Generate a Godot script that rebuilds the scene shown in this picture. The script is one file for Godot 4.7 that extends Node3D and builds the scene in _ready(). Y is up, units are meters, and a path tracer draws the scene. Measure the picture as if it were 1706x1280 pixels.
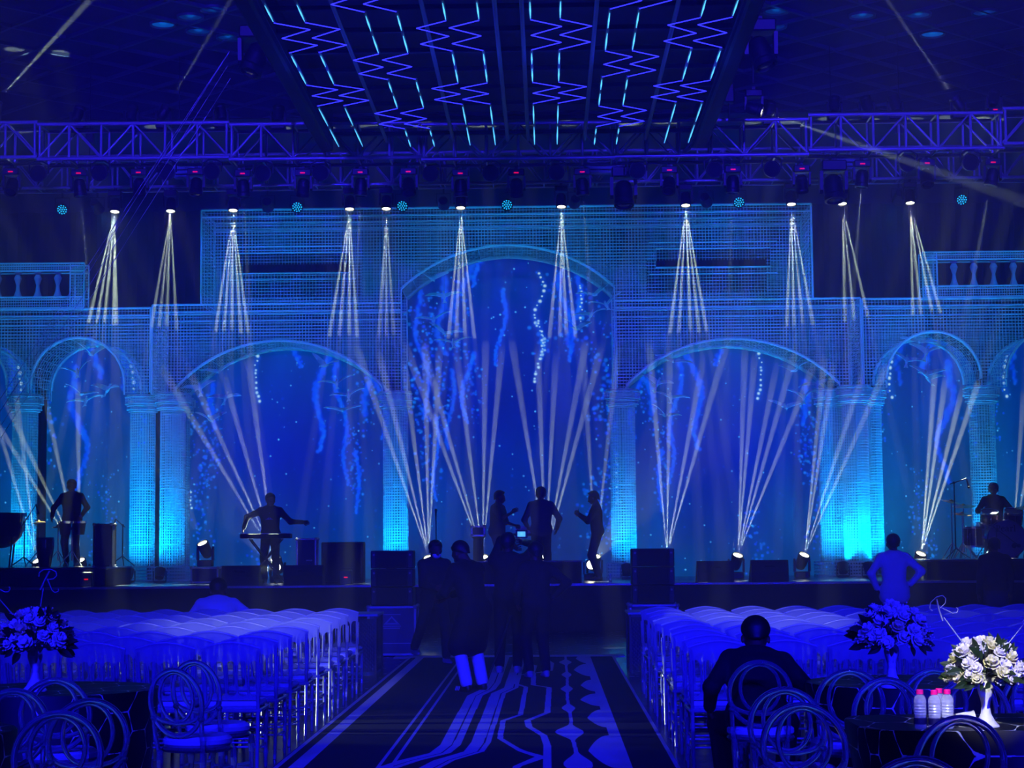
extends Node3D

# ---------------------------------------------------------------- mesh builder
class MB:
	var v := PackedVector3Array()
	var n := PackedVector3Array()
	var u := PackedVector2Array()
	func tri(a: Vector3, b: Vector3, c: Vector3, na: Vector3, nb: Vector3, nc: Vector3, ua := Vector2.ZERO, ub := Vector2.ZERO, uc := Vector2.ZERO) -> void:
		if (c - a).cross(b - a).dot(na + nb + nc) < 0.0:
			v.append(a); v.append(c); v.append(b)
			n.append(na); n.append(nc); n.append(nb)
			u.append(ua); u.append(uc); u.append(ub)
		else:
			v.append(a); v.append(b); v.append(c)
			n.append(na); n.append(nb); n.append(nc)
			u.append(ua); u.append(ub); u.append(uc)
	func quad(a: Vector3, b: Vector3, c: Vector3, d: Vector3, nn: Vector3, ua := Vector2.ZERO, ub := Vector2.ZERO, uc := Vector2.ZERO, ud := Vector2.ZERO) -> void:
		tri(a, b, c, nn, nn, nn, ua, ub, uc)
		tri(a, c, d, nn, nn, nn, ua, uc, ud)
	func quadn(a: Vector3, b: Vector3, c: Vector3, d: Vector3, na: Vector3, nb: Vector3, nc: Vector3, nd: Vector3) -> void:
		tri(a, b, c, na, nb, nc)
		tri(a, c, d, na, nc, nd)
	func box(c: Vector3, s: Vector3, B := Basis(), ch := 0.0) -> void:
		var h := s * 0.5
		if ch <= 0.0:
			for ax in 3:
				for sg in [-1.0, 1.0]:
					var nn := Vector3.ZERO; nn[ax] = sg
					var p := []
					for k in [[-1, -1], [1, -1], [1, 1], [-1, 1]]:
						var q := Vector3.ZERO
						q[ax] = sg * h[ax]; q[(ax + 1) % 3] = k[0] * h[(ax + 1) % 3]; q[(ax + 2) % 3] = k[1] * h[(ax + 2) % 3]
						p.append(c + B * q)
					quad(p[0], p[1], p[2], p[3], B * nn, Vector2(0, 0), Vector2(1, 0), Vector2(1, 1), Vector2(0, 1))
			return
		for ax in 3:
			var b1 := (ax + 1) % 3
			var b2 := (ax + 2) % 3
			for sg in [-1.0, 1.0]:
				var nn := Vector3.ZERO; nn[ax] = sg
				var p := []
				for k in [[-1, -1], [1, -1], [1, 1], [-1, 1]]:
					var q := Vector3.ZERO
					q[ax] = sg * h[ax]; q[b1] = k[0] * (h[b1] - ch); q[b2] = k[1] * (h[b2] - ch)
					p.append(c + B * q)
				quad(p[0], p[1], p[2], p[3], B * nn)
			for s1 in [-1.0, 1.0]:
				for s2 in [-1.0, 1.0]:
					var nn := Vector3.ZERO; nn[b1] = s1; nn[b2] = s2
					var a := Vector3.ZERO; a[ax] = -(h[ax] - ch); a[b1] = s1 * h[b1]; a[b2] = s2 * (h[b2] - ch)
					var b := a; b[ax] = -a[ax]
					var d := Vector3.ZERO; d[ax] = a[ax]; d[b1] = s1 * (h[b1] - ch); d[b2] = s2 * h[b2]
					var e := d; e[ax] = -d[ax]
					quad(c + B * a, c + B * b, c + B * e, c + B * d, (B * nn).normalized())
		for s0 in [-1.0, 1.0]:
			for s1 in [-1.0, 1.0]:
				for s2 in [-1.0, 1.0]:
					var s3 := Vector3(s0, s1, s2)
					var g := h * s3
					var i := (h - Vector3.ONE * ch) * s3
					var nn := (B * s3).normalized()
					tri(c + B * Vector3(g.x, i.y, i.z), c + B * Vector3(i.x, g.y, i.z), c + B * Vector3(i.x, i.y, g.z), nn, nn, nn)
	func bar(a: Vector3, b: Vector3, w: float) -> void:  # thin four-sided bar without ends
		var d := (b - a).normalized()
		var x := d.cross(Vector3.UP if absf(d.y) < 0.9 else Vector3.RIGHT).normalized() * w * 0.5
		var y := d.cross(x).normalized() * w * 0.5
		var p := [x + y, y - x, -x - y, x - y]
		for i in 4:
			var q: Vector3 = p[i]
			var r: Vector3 = p[(i + 1) % 4]
			quad(a + q, b + q, b + r, a + r, (q + r).normalized())
	func cyl(a: Vector3, b: Vector3, ra: float, rb: float, seg := 10, caps := true) -> void:
		var d := (b - a).normalized()
		var x := d.cross(Vector3.UP if absf(d.y) < 0.9 else Vector3.RIGHT).normalized()
		var y := d.cross(x)
		for i in seg:
			var t0 := TAU * i / seg
			var t1 := TAU * (i + 1) / seg
			var e0 := x * cos(t0) + y * sin(t0)
			var e1 := x * cos(t1) + y * sin(t1)
			quadn(a + e0 * ra, a + e1 * ra, b + e1 * rb, b + e0 * rb, e0, e1, e1, e0)
			if caps:
				if ra > 0.0: tri(a, a + e0 * ra, a + e1 * ra, -d, -d, -d)
				if rb > 0.0: tri(b, b + e0 * rb, b + e1 * rb, d, d, d)
	func tube(pts: Array, r: float, seg := 8, closed := false) -> void:
		var m := pts.size()
		var rings := []
		var up := Vector3.ZERO
		for i in m:
			var p: Vector3 = pts[i]
			var pa: Vector3 = pts[(i - 1 + m) % m] if closed or i > 0 else p
			var pb: Vector3 = pts[(i + 1) % m] if closed or i < m - 1 else p
			var d := (pb - pa).normalized()
			if up == Vector3.ZERO:
				up = d.cross(Vector3.UP if absf(d.y) < 0.9 else Vector3.RIGHT).normalized()
			up = (up - d * up.dot(d)).normalized()
			var y := d.cross(up)
			var ring := []
			for k in seg:
				ring.append(up * cos(TAU * k / seg) + y * sin(TAU * k / seg))
			rings.append(ring)
		for i in (m if closed else m - 1):
			var j := (i + 1) % m
			var off := 0
			if closed and j == 0:
				var best := -2.0
				for o in seg:
					var dd: float = (rings[i][0] as Vector3).dot(rings[0][o])
					if dd > best:
						best = dd; off = o
			for k in seg:
				var a0: Vector3 = rings[i][k]
				var a1: Vector3 = rings[i][(k + 1) % seg]
				var b0: Vector3 = rings[j][(k + off) % seg]
				var b1: Vector3 = rings[j][(k + 1 + off) % seg]
				quadn(pts[i] + a0 * r, pts[i] + a1 * r, pts[j] + b1 * r, pts[j] + b0 * r, a0, a1, b1, b0)
		if not closed:
			for e in [0, m - 1]:
				var d2: Vector3 = (pts[0] - pts[1]).normalized() if e == 0 else (pts[m - 1] - pts[m - 2]).normalized()
				for k in seg:
					tri(pts[e], pts[e] + rings[e][k] * r, pts[e] + rings[e][(k + 1) % seg] * r, d2, d2, d2)
	func lathe(prof: Array, seg := 20, X := Transform3D()) -> void:  # (radius, height) from bottom to top
		for i in prof.size() - 1:
			var p: Vector2 = prof[i]
			var q: Vector2 = prof[i + 1]
			var e := (q - p)
			if e.length() < 1e-6: continue
			var nl := Vector2(e.y, -e.x).normalized()
			for k in seg:
				var t0 := TAU * k / seg
				var t1 := TAU * (k + 1) / seg
				var d0 := Vector3(cos(t0), 0, sin(t0))
				var d1 := Vector3(cos(t1), 0, sin(t1))
				var n0 := X.basis * (d0 * nl.x + Vector3.UP * nl.y).normalized()
				var n1 := X.basis * (d1 * nl.x + Vector3.UP * nl.y).normalized()
				var a := X * (d0 * p.x + Vector3.UP * p.y)
				var b := X * (d1 * p.x + Vector3.UP * p.y)
				var c := X * (d1 * q.x + Vector3.UP * q.y)
				var d := X * (d0 * q.x + Vector3.UP * q.y)
				var u0 := Vector2(float(k) / seg, float(i) / (prof.size() - 1))
				var u1 := Vector2(float(k + 1) / seg, float(i) / (prof.size() - 1))
				var u2 := Vector2(float(k + 1) / seg, float(i + 1) / (prof.size() - 1))
				var u3 := Vector2(float(k) / seg, float(i + 1) / (prof.size() - 1))
				if p.x > 1e-6: tri(a, b, c, n0, n1, n1, u0, u1, u2)
				if q.x > 1e-6: tri(a, c, d, n0, n1, n0, u0, u2, u3)
	func ell(c: Vector3, r: Vector3, B := Basis(), seg := 12, rows := 8) -> void:
		for i in rows:
			for k in seg:
				var p := []
				for e in [[i, k], [i, k + 1], [i + 1, k + 1], [i + 1, k]]:
					var la: float = PI * e[0] / rows - PI / 2
					var lo: float = TAU * e[1] / seg
					p.append(Vector3(cos(la) * cos(lo), sin(la), cos(la) * sin(lo)))
				var nn := []
				for q in p: nn.append((B * (q / r)).normalized())
				if i > 0: tri(c + B * (p[0] * r), c + B * (p[1] * r), c + B * (p[2] * r), nn[0], nn[1], nn[2])
				if i < rows - 1: tri(c + B * (p[0] * r), c + B * (p[2] * r), c + B * (p[3] * r), nn[0], nn[2], nn[3])
	func prism(poly: PackedVector2Array, z0: float, z1: float, X := Transform3D()) -> void:
		var idx := Geometry2D.triangulate_polygon(poly)
		var lo := poly[0]
		var hi := poly[0]
		for p in poly:
			lo = lo.min(p); hi = hi.max(p)
		var fl := X.basis * Vector3.BACK
		for i in range(0, idx.size(), 3):
			var p := []
			var uv := []
			for k in 3:
				var q := poly[idx[i + k]]
				p.append(q)
				uv.append(Vector2((q.x - lo.x) / (hi.x - lo.x), 1.0 - (q.y - lo.y) / (hi.y - lo.y)))
			tri(X * Vector3(p[0].x, p[0].y, z1), X * Vector3(p[1].x, p[1].y, z1), X * Vector3(p[2].x, p[2].y, z1), fl, fl, fl, uv[0], uv[1], uv[2])
			tri(X * Vector3(p[0].x, p[0].y, z0), X * Vector3(p[1].x, p[1].y, z0), X * Vector3(p[2].x, p[2].y, z0), -fl, -fl, -fl, uv[0], uv[1], uv[2])
		var sgn := -1.0 if Geometry2D.is_polygon_clockwise(poly) else 1.0
		for i in poly.size():
			var a := poly[i]
			var b := poly[(i + 1) % poly.size()]
			var e := (b - a)
			if e.length() < 1e-7: continue
			var nn := X.basis * (Vector3(e.y, -e.x, 0).normalized() * sgn)
			quad(X * Vector3(a.x, a.y, z0), X * Vector3(b.x, b.y, z0), X * Vector3(b.x, b.y, z1), X * Vector3(a.x, a.y, z1), nn)
	func add(o: MB, X: Transform3D) -> void:
		var flip := X.basis.determinant() < 0.0
		for i in range(0, o.v.size(), 3):
			for k in ([0, 2, 1] if flip else [0, 1, 2]):
				v.append(X * o.v[i + k])
				n.append((X.basis * o.n[i + k]).normalized())
				u.append(o.u[i + k])
	func mesh() -> ArrayMesh:
		var m := ArrayMesh.new()
		var a := []
		a.resize(Mesh.ARRAY_MAX)
		a[Mesh.ARRAY_VERTEX] = v; a[Mesh.ARRAY_NORMAL] = n; a[Mesh.ARRAY_TEX_UV] = u
		m.add_surface_from_arrays(Mesh.PRIMITIVE_TRIANGLES, a)
		return m

# ---------------------------------------------------------------- helpers
var mats := {}
var taken := {}
var ORD := ["first", "second", "third", "fourth", "fifth", "sixth", "seventh", "eighth", "ninth", "tenth", "eleventh", "twelfth", "thirteenth", "fourteenth", "fifteenth", "sixteenth", "seventeenth", "eighteenth"]

func mat(key: String, c := Color.WHITE, rough := 0.6, metal := 0.0, em := Color.BLACK, e := 0.0) -> StandardMaterial3D:
	if mats.has(key): return mats[key]
	var m := StandardMaterial3D.new()
	m.resource_name = key; m.albedo_color = c; m.roughness = rough; m.metallic = metal
	if e > 0.0:
		m.emission_enabled = true; m.emission = em; m.emission_energy_multiplier = e
	mats[key] = m
	return m

func numbered(called: String) -> String:
	if not taken.has(called):
		taken[called] = 0
		return called
	taken[called] += 1
	return "%s_%03d" % [called, taken[called]]

func tag(o: Node3D, label: String, category: String, group := "", kind := "") -> Node3D:
	if label: o.set_meta("label", label)
	if category: o.set_meta("category", category)
	if group: o.set_meta("group", group)
	if kind: o.set_meta("kind", kind)
	return o

func thing(called: String, label: String, category: String, at := Vector3.ZERO, turn := 0.0, group := "") -> Node3D:
	var o := Node3D.new()
	o.name = numbered(called); add_child(o)
	o.position = at; o.rotation.y = turn
	tag(o, label, category, group)
	return o

func obj(called: String, mb, m: Material, parent: Node3D = null, X := Transform3D()) -> MeshInstance3D:
	var o := MeshInstance3D.new()
	o.mesh = mb.mesh() if mb is MB else mb
	o.material_override = m
	o.transform = X
	if parent == null:
		o.name = numbered(called); add_child(o)
	else:
		o.name = called; parent.add_child(o, true)
	return o

func dup(src: Node3D, label: String, at: Vector3, turn: float) -> Node3D:
	var o: Node3D = src.duplicate()
	o.name = numbered(String(src.name).rstrip("0123456789").rstrip("_")); add_child(o)
	o.position = at; o.rotation = Vector3(0, turn, 0)
	o.set_meta("label", label)
	return o

func struct(called: String, mb, m: Material) -> MeshInstance3D:
	var o := obj(called, mb, m)
	o.set_meta("kind", "structure")
	return o

func spot(parent: Node3D, at: Vector3, to: Vector3, angle: float, energy: float, c: Color, size := 0.05, blend := 0.4) -> void:
	var s := SpotLight3D.new()
	s.name = "spot_light"
	parent.add_child(s, true)
	var d := (to - at).normalized()
	s.transform = Transform3D(Basis.looking_at(d, Vector3.UP if absf(d.y) < 0.99 else Vector3.RIGHT), at)
	s.spot_angle = angle; s.spot_angle_attenuation = blend; s.light_energy = energy; s.light_color = c
	s.light_size = size; s.spot_range = 60.0; s.spot_attenuation = 2.0; s.shadow_enabled = true

func arc(c: Vector2, r: float, a0: float, a1: float, k: int) -> PackedVector2Array:
	var p := PackedVector2Array()
	for i in k + 1:
		var t := lerpf(a0, a1, float(i) / k)
		p.append(c + Vector2(cos(t), sin(t)) * r)
	return p

const HAZE := 0.0075
const BEAM := 1100.0
const WARM := Color(0.90, 1.0, 0.88)
const BLUE := Color(0.08, 0.06, 1.0)
const VIOLET := Color(0.19, 0.13, 1.0)
const CYAN := Color(0.0, 0.66, 1.0)
const STAGE := 0.88
const ZF := -40.6   # facade, its front plane
const ZB := -42.3   # facade, its back plane

func _ready() -> void:
	# camera
	var cam := Camera3D.new()
	cam.name = "camera"
	cam.position = Vector3(0, 1.6, 0)
	cam.basis = Basis(Vector3.UP, deg_to_rad(1.0205)) * Basis(Vector3.RIGHT, deg_to_rad(4.787)) * Basis(Vector3.BACK, deg_to_rad(-0.45))
	cam.fov = 22.62; cam.near = 0.1; cam.far = 200.0
	add_child(cam)
	# air and exposure
	var env := Environment.new()
	env.background_mode = Environment.BG_COLOR
	env.background_color = Color.BLACK
	env.tonemap_mode = Environment.TONE_MAPPER_LINEAR
	env.tonemap_exposure = 1.0
	env.sdfgi_enabled = true; env.ssao_enabled = true; env.ssil_enabled = true
	env.volumetric_fog_enabled = true
	env.volumetric_fog_density = HAZE
	env.volumetric_fog_albedo = Color.WHITE
	var we := WorldEnvironment.new()
	we.name = "world_environment"; we.environment = env
	add_child(we)
	house_washes()
	haze_banks()
	hall()
	stage()
	screens()
	facade()
	columns()
	trusses()
	led_rig()
	beam_lights()
	rig_fixtures()
	stage_gear()
	drum_kit()
	percussion()
	aisle()
	chair_rows()
	tables()
	birds()
	people()
	small_things()

# ---------------------------------------------------------------- house lights behind the camera (outside the frame)
func house_washes() -> void:
	var aims := [[-6.0, Vector3(-4.5, 0.6, -17.0), 330.0, 17.0, BLUE], [-2.2, Vector3(-2.5, 0.5, -15.0), 230.0, 20.0, BLUE], [2.2, Vector3(2.2, 0.5, -15.0), 250.0, 20.0, BLUE], [6.0, Vector3(3.6, 0.6, -17.5), 360.0, 17.0, BLUE], [-4.0, Vector3(-5.4, 7.75, -29.5), 2000.0, 9.0, VIOLET], [4.0, Vector3(4.4, 7.85, -29.5), 2000.0, 9.0, VIOLET], [0.0, Vector3(-0.5, 1.0, -30.0), 420.0, 16.0, BLUE]]
	var sides := ["above the kettledrum side seats", "second from the kettledrum side", "fifth along", "above the drum kit side seats", "third along", "sixth along", "in the middle"]
	for i in aims.size():
		var a = aims[i]
		var at := Vector3(a[0], 7.6, 2.0)
		var t := thing("wash_light", "blue wash light on the rear house bar, " + sides[i], "stage light", at, 0.0, "house wash lights")
		var d: Vector3 = (a[1] - at).normalized()
		var B := Basis.looking_at(d)
		var m := MB.new()
		m.cyl(-d * 0.22, d * 0.02, 0.14, 0.17, 16)
		m.box(Vector3(0, 0.3, 0), Vector3(0.4, 0.06, 0.1))
		m.box(Vector3(-0.2, 0.13, 0), Vector3(0.02, 0.36, 0.06))
		m.box(Vector3(0.2, 0.13, 0), Vector3(0.02, 0.36, 0.06))
		obj("housing", m, mat("black_paint", Color(0.05, 0.05, 0.06), 0.5), t)
		var l := MB.new()
		l.cyl(d * 0.021, d * 0.03, 0.15, 0.15, 16)
		obj("lens", l, mat("violet_lens" if a[4] == VIOLET else "blue_lens", Color(0.05, 0.05, 0.1), 0.2, 0.0, a[4], 3.0), t)
		spot(t, d * 0.06, d * 4.0, a[3], a[2], a[4], 0.12, 0.8)
	# one white pin spot on the flowers beside the water bottles
	var pt := thing("pin_spot", "small white pin spot on the rear house bar", "stage light", Vector3(-0.9, 7.6, 2.0))
	var pd := (Vector3(1.97, 0.95, -9.05) - Vector3(-0.9, 7.6, 2.0)).normalized()
	var pm := MB.new(); pm.cyl(-pd * 0.16, pd * 0.05, 0.06, 0.07, 14); pm.box(Vector3(0, 0.17, 0), Vector3(0.03, 0.36, 0.03))
	obj("housing", pm, mat("black_paint"), pt)
	pm = MB.new(); pm.cyl(pd * 0.051, pd * 0.056, 0.06, 0.06, 14)
	obj("lens", pm, mat("white_lens", Color(0.3, 0.3, 0.3), 0.2, 0.0, Color(1.0, 0.98, 0.86), 14.0), pt)
	spot(pt, pd * 0.08, pd * 4.0, 1.5, 260.0, Color(1.0, 1.0, 0.9), 0.05, 0.6)
	for q in [[-3.2, Vector3(-2.75, 0.8, -18.6), 3.0, 150.0, "aimed at the chairs on the kettledrum side"], [3.4, Vector3(2.1, 0.85, -18.8), 2.6, 150.0, "aimed at the chairs on the drum side"]]:  # pin spots added to whiten the chairs in place of stage beams
		var at := Vector3(q[0], 7.6, 2.0)
		var dd: Vector3 = (q[1] - at).normalized()
		var ps := thing("pin_spot", "added white pin spot on the rear house bar " + q[4], "stage light", at, 0.0, "added white pin spots")
		var m2 := MB.new(); m2.cyl(-dd * 0.16, dd * 0.05, 0.06, 0.07, 14); m2.box(Vector3(0, 0.17, 0), Vector3(0.03, 0.36, 0.03))
		obj("housing", m2, mat("black_paint"), ps)
		m2 = MB.new(); m2.cyl(dd * 0.051, dd * 0.056, 0.06, 0.06, 14)
		obj("lens", m2, mat("white_lens"), ps)
		spot(ps, dd * 0.08, dd * 4.0, q[2], q[3], Color(0.95, 1.0, 0.95), 0.05, 0.8)
	var b := MB.new()
	b.cyl(Vector3(-9, 7.95, 2.0), Vector3(9, 7.95, 2.0), 0.03, 0.03, 8)
	for x in [-8.0, -4.0, 0.0, 4.0, 8.0]: b.cyl(Vector3(x, 7.95, 2.0), Vector3(x, 11.6, 2.0), 0.01, 0.01, 6)
	tag(obj("lighting_bar", b, mat("steel", Color(0.5, 0.5, 0.52), 0.4)), "steel bar hung across the hall holding the blue house wash lights", "lighting bar")

# ---------------------------------------------------------------- thin denser haze added where the beams run, so they show and fade
func haze_banks() -> void:
	for q in [[8.5, -37.2, 2.9, 0.9, 0.055, "added thin haze bank that shows the hanging beams under the rear truss"], [0.9, -39.2, 4.9, 0.9, 0.055, "added thin haze bank that shows the floor beams"]]:
		var f := FogVolume.new()
		f.name = numbered("added_beam_haze")
		f.shape = RenderingServer.FOG_VOLUME_SHAPE_ELLIPSOID
		f.size = Vector3(33.0, q[2] * 2.0, q[3])
		f.position = Vector3(-0.8, q[0], q[1])
		var m := FogMaterial.new()
		m.density = q[4]; m.albedo = Color.WHITE
		f.material = m
		add_child(f)
		tag(f, q[5], "haze", "", "stuff")

# ---------------------------------------------------------------- the hall
func hall() -> void:
	var dark := mat("hall_wall", Color(0.16, 0.16, 0.18), 0.85)
	var fl := mat("hall_floor", Color(0.07, 0.07, 0.09), 0.16)
	var spec := FastNoiseLite.new()
	spec.seed = 4; spec.frequency = 0.03
	var nt := NoiseTexture2D.new()
	nt.noise = spec; nt.width = 256; nt.height = 256; nt.seamless = true
	var gr := Gradient.new()
	gr.set_color(0, Color(0.55, 0.55, 0.55)); gr.set_color(1, Color(1, 1, 1))
	nt.color_ramp = gr
	fl.roughness_texture = nt; fl.roughness = 0.3; fl.uv1_triplanar = true; fl.uv1_world_triplanar = true; fl.uv1_scale = Vector3.ONE * 0.4
	var b := MB.new(); b.box(Vector3(0, -0.15, -21), Vector3(36, 0.3, 58)); struct("floor", b, fl)
	b = MB.new(); b.box(Vector3(0, 5.8, -49.65), Vector3(36, 11.9, 0.3)); struct("wall_back", b, dark)
	b = MB.new(); b.box(Vector3(0, 5.8, 7.65), Vector3(36, 11.9, 0.3)); struct("wall_front", b, dark)
	b = MB.new(); b.box(Vector3(-17.65, 5.8, -21), Vector3(0.3, 11.9, 57)); struct("wall_left", b, dark)
	b = MB.new(); b.box(Vector3(17.65, 5.8, -21), Vector3(0.3, 11.9, 57)); struct("wall_right", b, dark)
	b = MB.new(); b.box(Vector3(0, 11.78, -21), Vector3(36, 0.3, 58))
	var ce := struct("ceiling", b, mat("ceiling_paint", Color(0.07, 0.08, 0.10), 0.8))
	var g := MB.new()   # diagonal ceiling grid
	for i in range(-16, 17):
		var o := i * 1.7
		for sg in [-1.0, 1.0]:
			var c := Vector3(o, 11.6, -36.0)
			var d := Vector3(1, 0, sg * 1.0)
			var a := c - d * 11.0
			var e := c + d * 11.0
			if absf(o) > 17.0: continue
			var t0 := clampf((-17.4 - c.x) / d.x, -12, 12)
			var t1 := clampf((17.4 - c.x) / d.x, -12, 12)
			a = c + d * t0; e = c + d * t1
			g.bar(a, e, 0.07)
	obj("ceiling_grid", g, mat("grid_metal", Color(0.22, 0.27, 0.34), 0.5), ce).set_meta("kind", "stuff")
	# round ceiling lamps
	var ls := [[-7.28, -36.0, "lowest of the kettledrum side cluster, brightest"], [-6.66, -35.5, "in the middle of the kettledrum side cluster"], [-6.14, -35.0, "highest of the kettledrum side cluster"], [-6.68, -36.5, "second lowest of the kettledrum side cluster"], [-6.18, -37.0, "beside the hanging pipes by the strip light rig"], [4.41, -35.6, "above the strip light rig corner, drum kit side"], [4.49, -36.7, "under another disc by the rig, drum kit side"], [6.09, -36.0, "second out from the rig, drum kit side"], [7.15, -36.0, "third out from the rig, drum kit side"], [7.7, -37.4, "lone low disc above the drum kit, brightest there"], [8.39, -35.9, "farthest out above the drum kit"]]
	for k in ls.size():
		var q = ls[k]
		var t := thing("ceiling_lamp", "round teal ceiling lamp " + q[2], "ceiling lamp", Vector3(q[0], 11.62, q[1]), 0.0, "round ceiling lamps")
		var r := MB.new(); r.lathe([Vector2(0.20, 0.0), Vector2(0.25, -0.05), Vector2(0.26, 0.0)], 24)
		obj("trim_ring", r, mat("grid_metal"), t)
		var e := MB.new(); e.lathe([Vector2(0.0, -0.03), Vector2(0.21, -0.02)], 24)
		var lm := mat("lamp_teal_bright", Color(0.1, 0.3, 0.4), 0.4, 0.0, Color(0.0, 0.36, 0.74), 0.6) if k == 0 or k == 9 else mat("lamp_teal", Color(0.1, 0.3, 0.4), 0.4, 0.0, Color(0.0, 0.22, 0.55), 0.35)  # faint teal glow put into the lens
		obj("lamp_lens", e, lm, t)
		var om := OmniLight3D.new()
		om.name = "lamp_light"; om.position = Vector3(0, -0.08, 0); om.light_energy = 0.02; om.light_color = Color(0.0, 0.5, 0.9)
		om.omni_range = 40.0; om.omni_attenuation = 2.0; om.shadow_enabled = true; om.light_size = 0.1
		t.add_child(om, true)

# ---------------------------------------------------------------- stage
func stage() -> void:
	var b := MB.new()
	b.box(Vector3(-0.8, STAGE * 0.5 - 0.02, -40.8), Vector3(27, STAGE - 0.04, 10.4))
	var st := thing("stage_platform", "wide black stage platform with dark skirt and glossy deck", "stage")
	obj("skirt", b, mat("skirt_cloth", Color(0.015, 0.015, 0.02), 0.9), st)
	b = MB.new()
	b.box(Vector3(-0.8, STAGE - 0.02, -40.8), Vector3(27.1, 0.04, 10.5), Basis(), 0.008)
	obj("deck", b, mat("stage_deck", Color(0.30, 0.30, 0.32), 0.25), st)
	b = MB.new()
	b.box(Vector3(-0.8, STAGE - 0.02, -35.53), Vector3(27.1, 0.045, 0.03), Basis(), 0.006)
	obj("edge_strip", b, mat("edge_metal", Color(0.55, 0.55, 0.55), 0.35, 0.6), st)
	# unseen black cloth added over the stage to keep beams off the ceiling
	var mc := thing("beam_stop_cloth", "added black cloth stretched flat over the stage to stop the floor beams", "cloth")
	b = MB.new(); b.box(Vector3(-0.8, 10.25, -41.9), Vector3(28.0, 0.02, 7.4)); obj("cloth", b, mat("drape_cloth", Color(0.012, 0.012, 0.016), 0.95), mc)
	b = MB.new()
	for x in [-14.0, -7.4, -0.8, 5.8, 12.4]: for z in [-38.3, -45.5]: b.cyl(Vector3(x, 10.24, z), Vector3(x, 11.64, z), 0.01, 0.01, 5)
	obj("hanger_cables", b, mat("skirt_cloth"), mc)
	# black drape behind the screens
	var d := MB.new()
	var prev := Vector3.ZERO
	var n := 220
	for i in n:
		var x0 := -14.6 + 27.6 * i / n
		var x1 := -14.6 + 27.6 * (i + 1) / n
		var z0 := -45.2 + 0.06 * sin(x0 * 9.0) + 0.03 * sin(x0 * 23.0)
		var z1 := -45.2 + 0.06 * sin(x1 * 9.0) + 0.03 * sin(x1 * 23.0)
		d.quad(Vector3(x0, STAGE, z0), Vector3(x1, STAGE, z1), Vector3(x1, 9.6, z1), Vector3(x0, 9.6, z0), Vector3(z0 - z1, 0, x1 - x0).normalized())
	tag(obj("stage_drape", d, mat("drape_cloth", Color(0.012, 0.012, 0.016), 0.95)), "full width black pleated drape hanging behind the stage screens", "drape")

# ---------------------------------------------------------------- arch screens
func blob(im: Image, x: float, y: float, r: float, c: Color, k: float, hard := false) -> void:
	var w := im.get_width()
	var h := im.get_height()
	for j in range(maxi(0, int(y - r)), mini(h, int(y + r) + 2)):
		for i in range(maxi(0, int(x - r)), mini(w, int(x + r) + 2)):
			var d := Vector2(i - x, j - y).length() / r
			if d >= 1.0: continue
			var a := k * ((1.0 - d * d) if not hard else minf(1.0, (1.0 - d) * 3.0))
			im.set_pixel(i, j, im.get_pixel(i, j).lerp(c, clampf(a, 0, 1)))

func strand(im: Image, rng: RandomNumberGenerator, x: float, y0: float, y1: float, r: float, c: Color, k: float, sparse: bool) -> void:
	var ph := rng.randf() * TAU
	var y := y0
	while y < y1:
		var t := (y - y0) / maxf(1.0, y1 - y0)
		var xx := x + sin(y * 0.035 + ph) * r * 0.9 + sin(y * 0.011 + ph * 2.0) * r * 1.3
		if sparse:
			for q in 2:
				blob(im, xx + rng.randfn(0.0, r * 0.9), y + rng.randf() * r, maxf(1.6, rng.randf_range(0.16, 0.40) * r), c.lerp(Color(0.1, 0.6, 1.0), rng.randf()), rng.randf_range(0.6, 1.0))
			y += r * 0.42
		else:
			var rr := r * 0.55 * lerpf(1.15, 0.8, t) * rng.randf_range(0.75, 1.25)
			blob(im, xx + rng.randfn(0.0, r * 0.12), y, rr * 1.7, c, k * 0.28)
			blob(im, xx + rng.randfn(0.0, r * 0.2), y, rr, c.lerp(Color(0.08, 0.55, 1.0), rng.randf_range(0.2, 0.8)), minf(1.0, k * 1.25))
			if rng.randf() < 0.2: blob(im, xx + rng.randfn(0.0, r), y, rng.randf_range(1.5, 3.0), Color(0.05, 0.45, 1.0), 0.8)
			y += rr * 0.6

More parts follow.
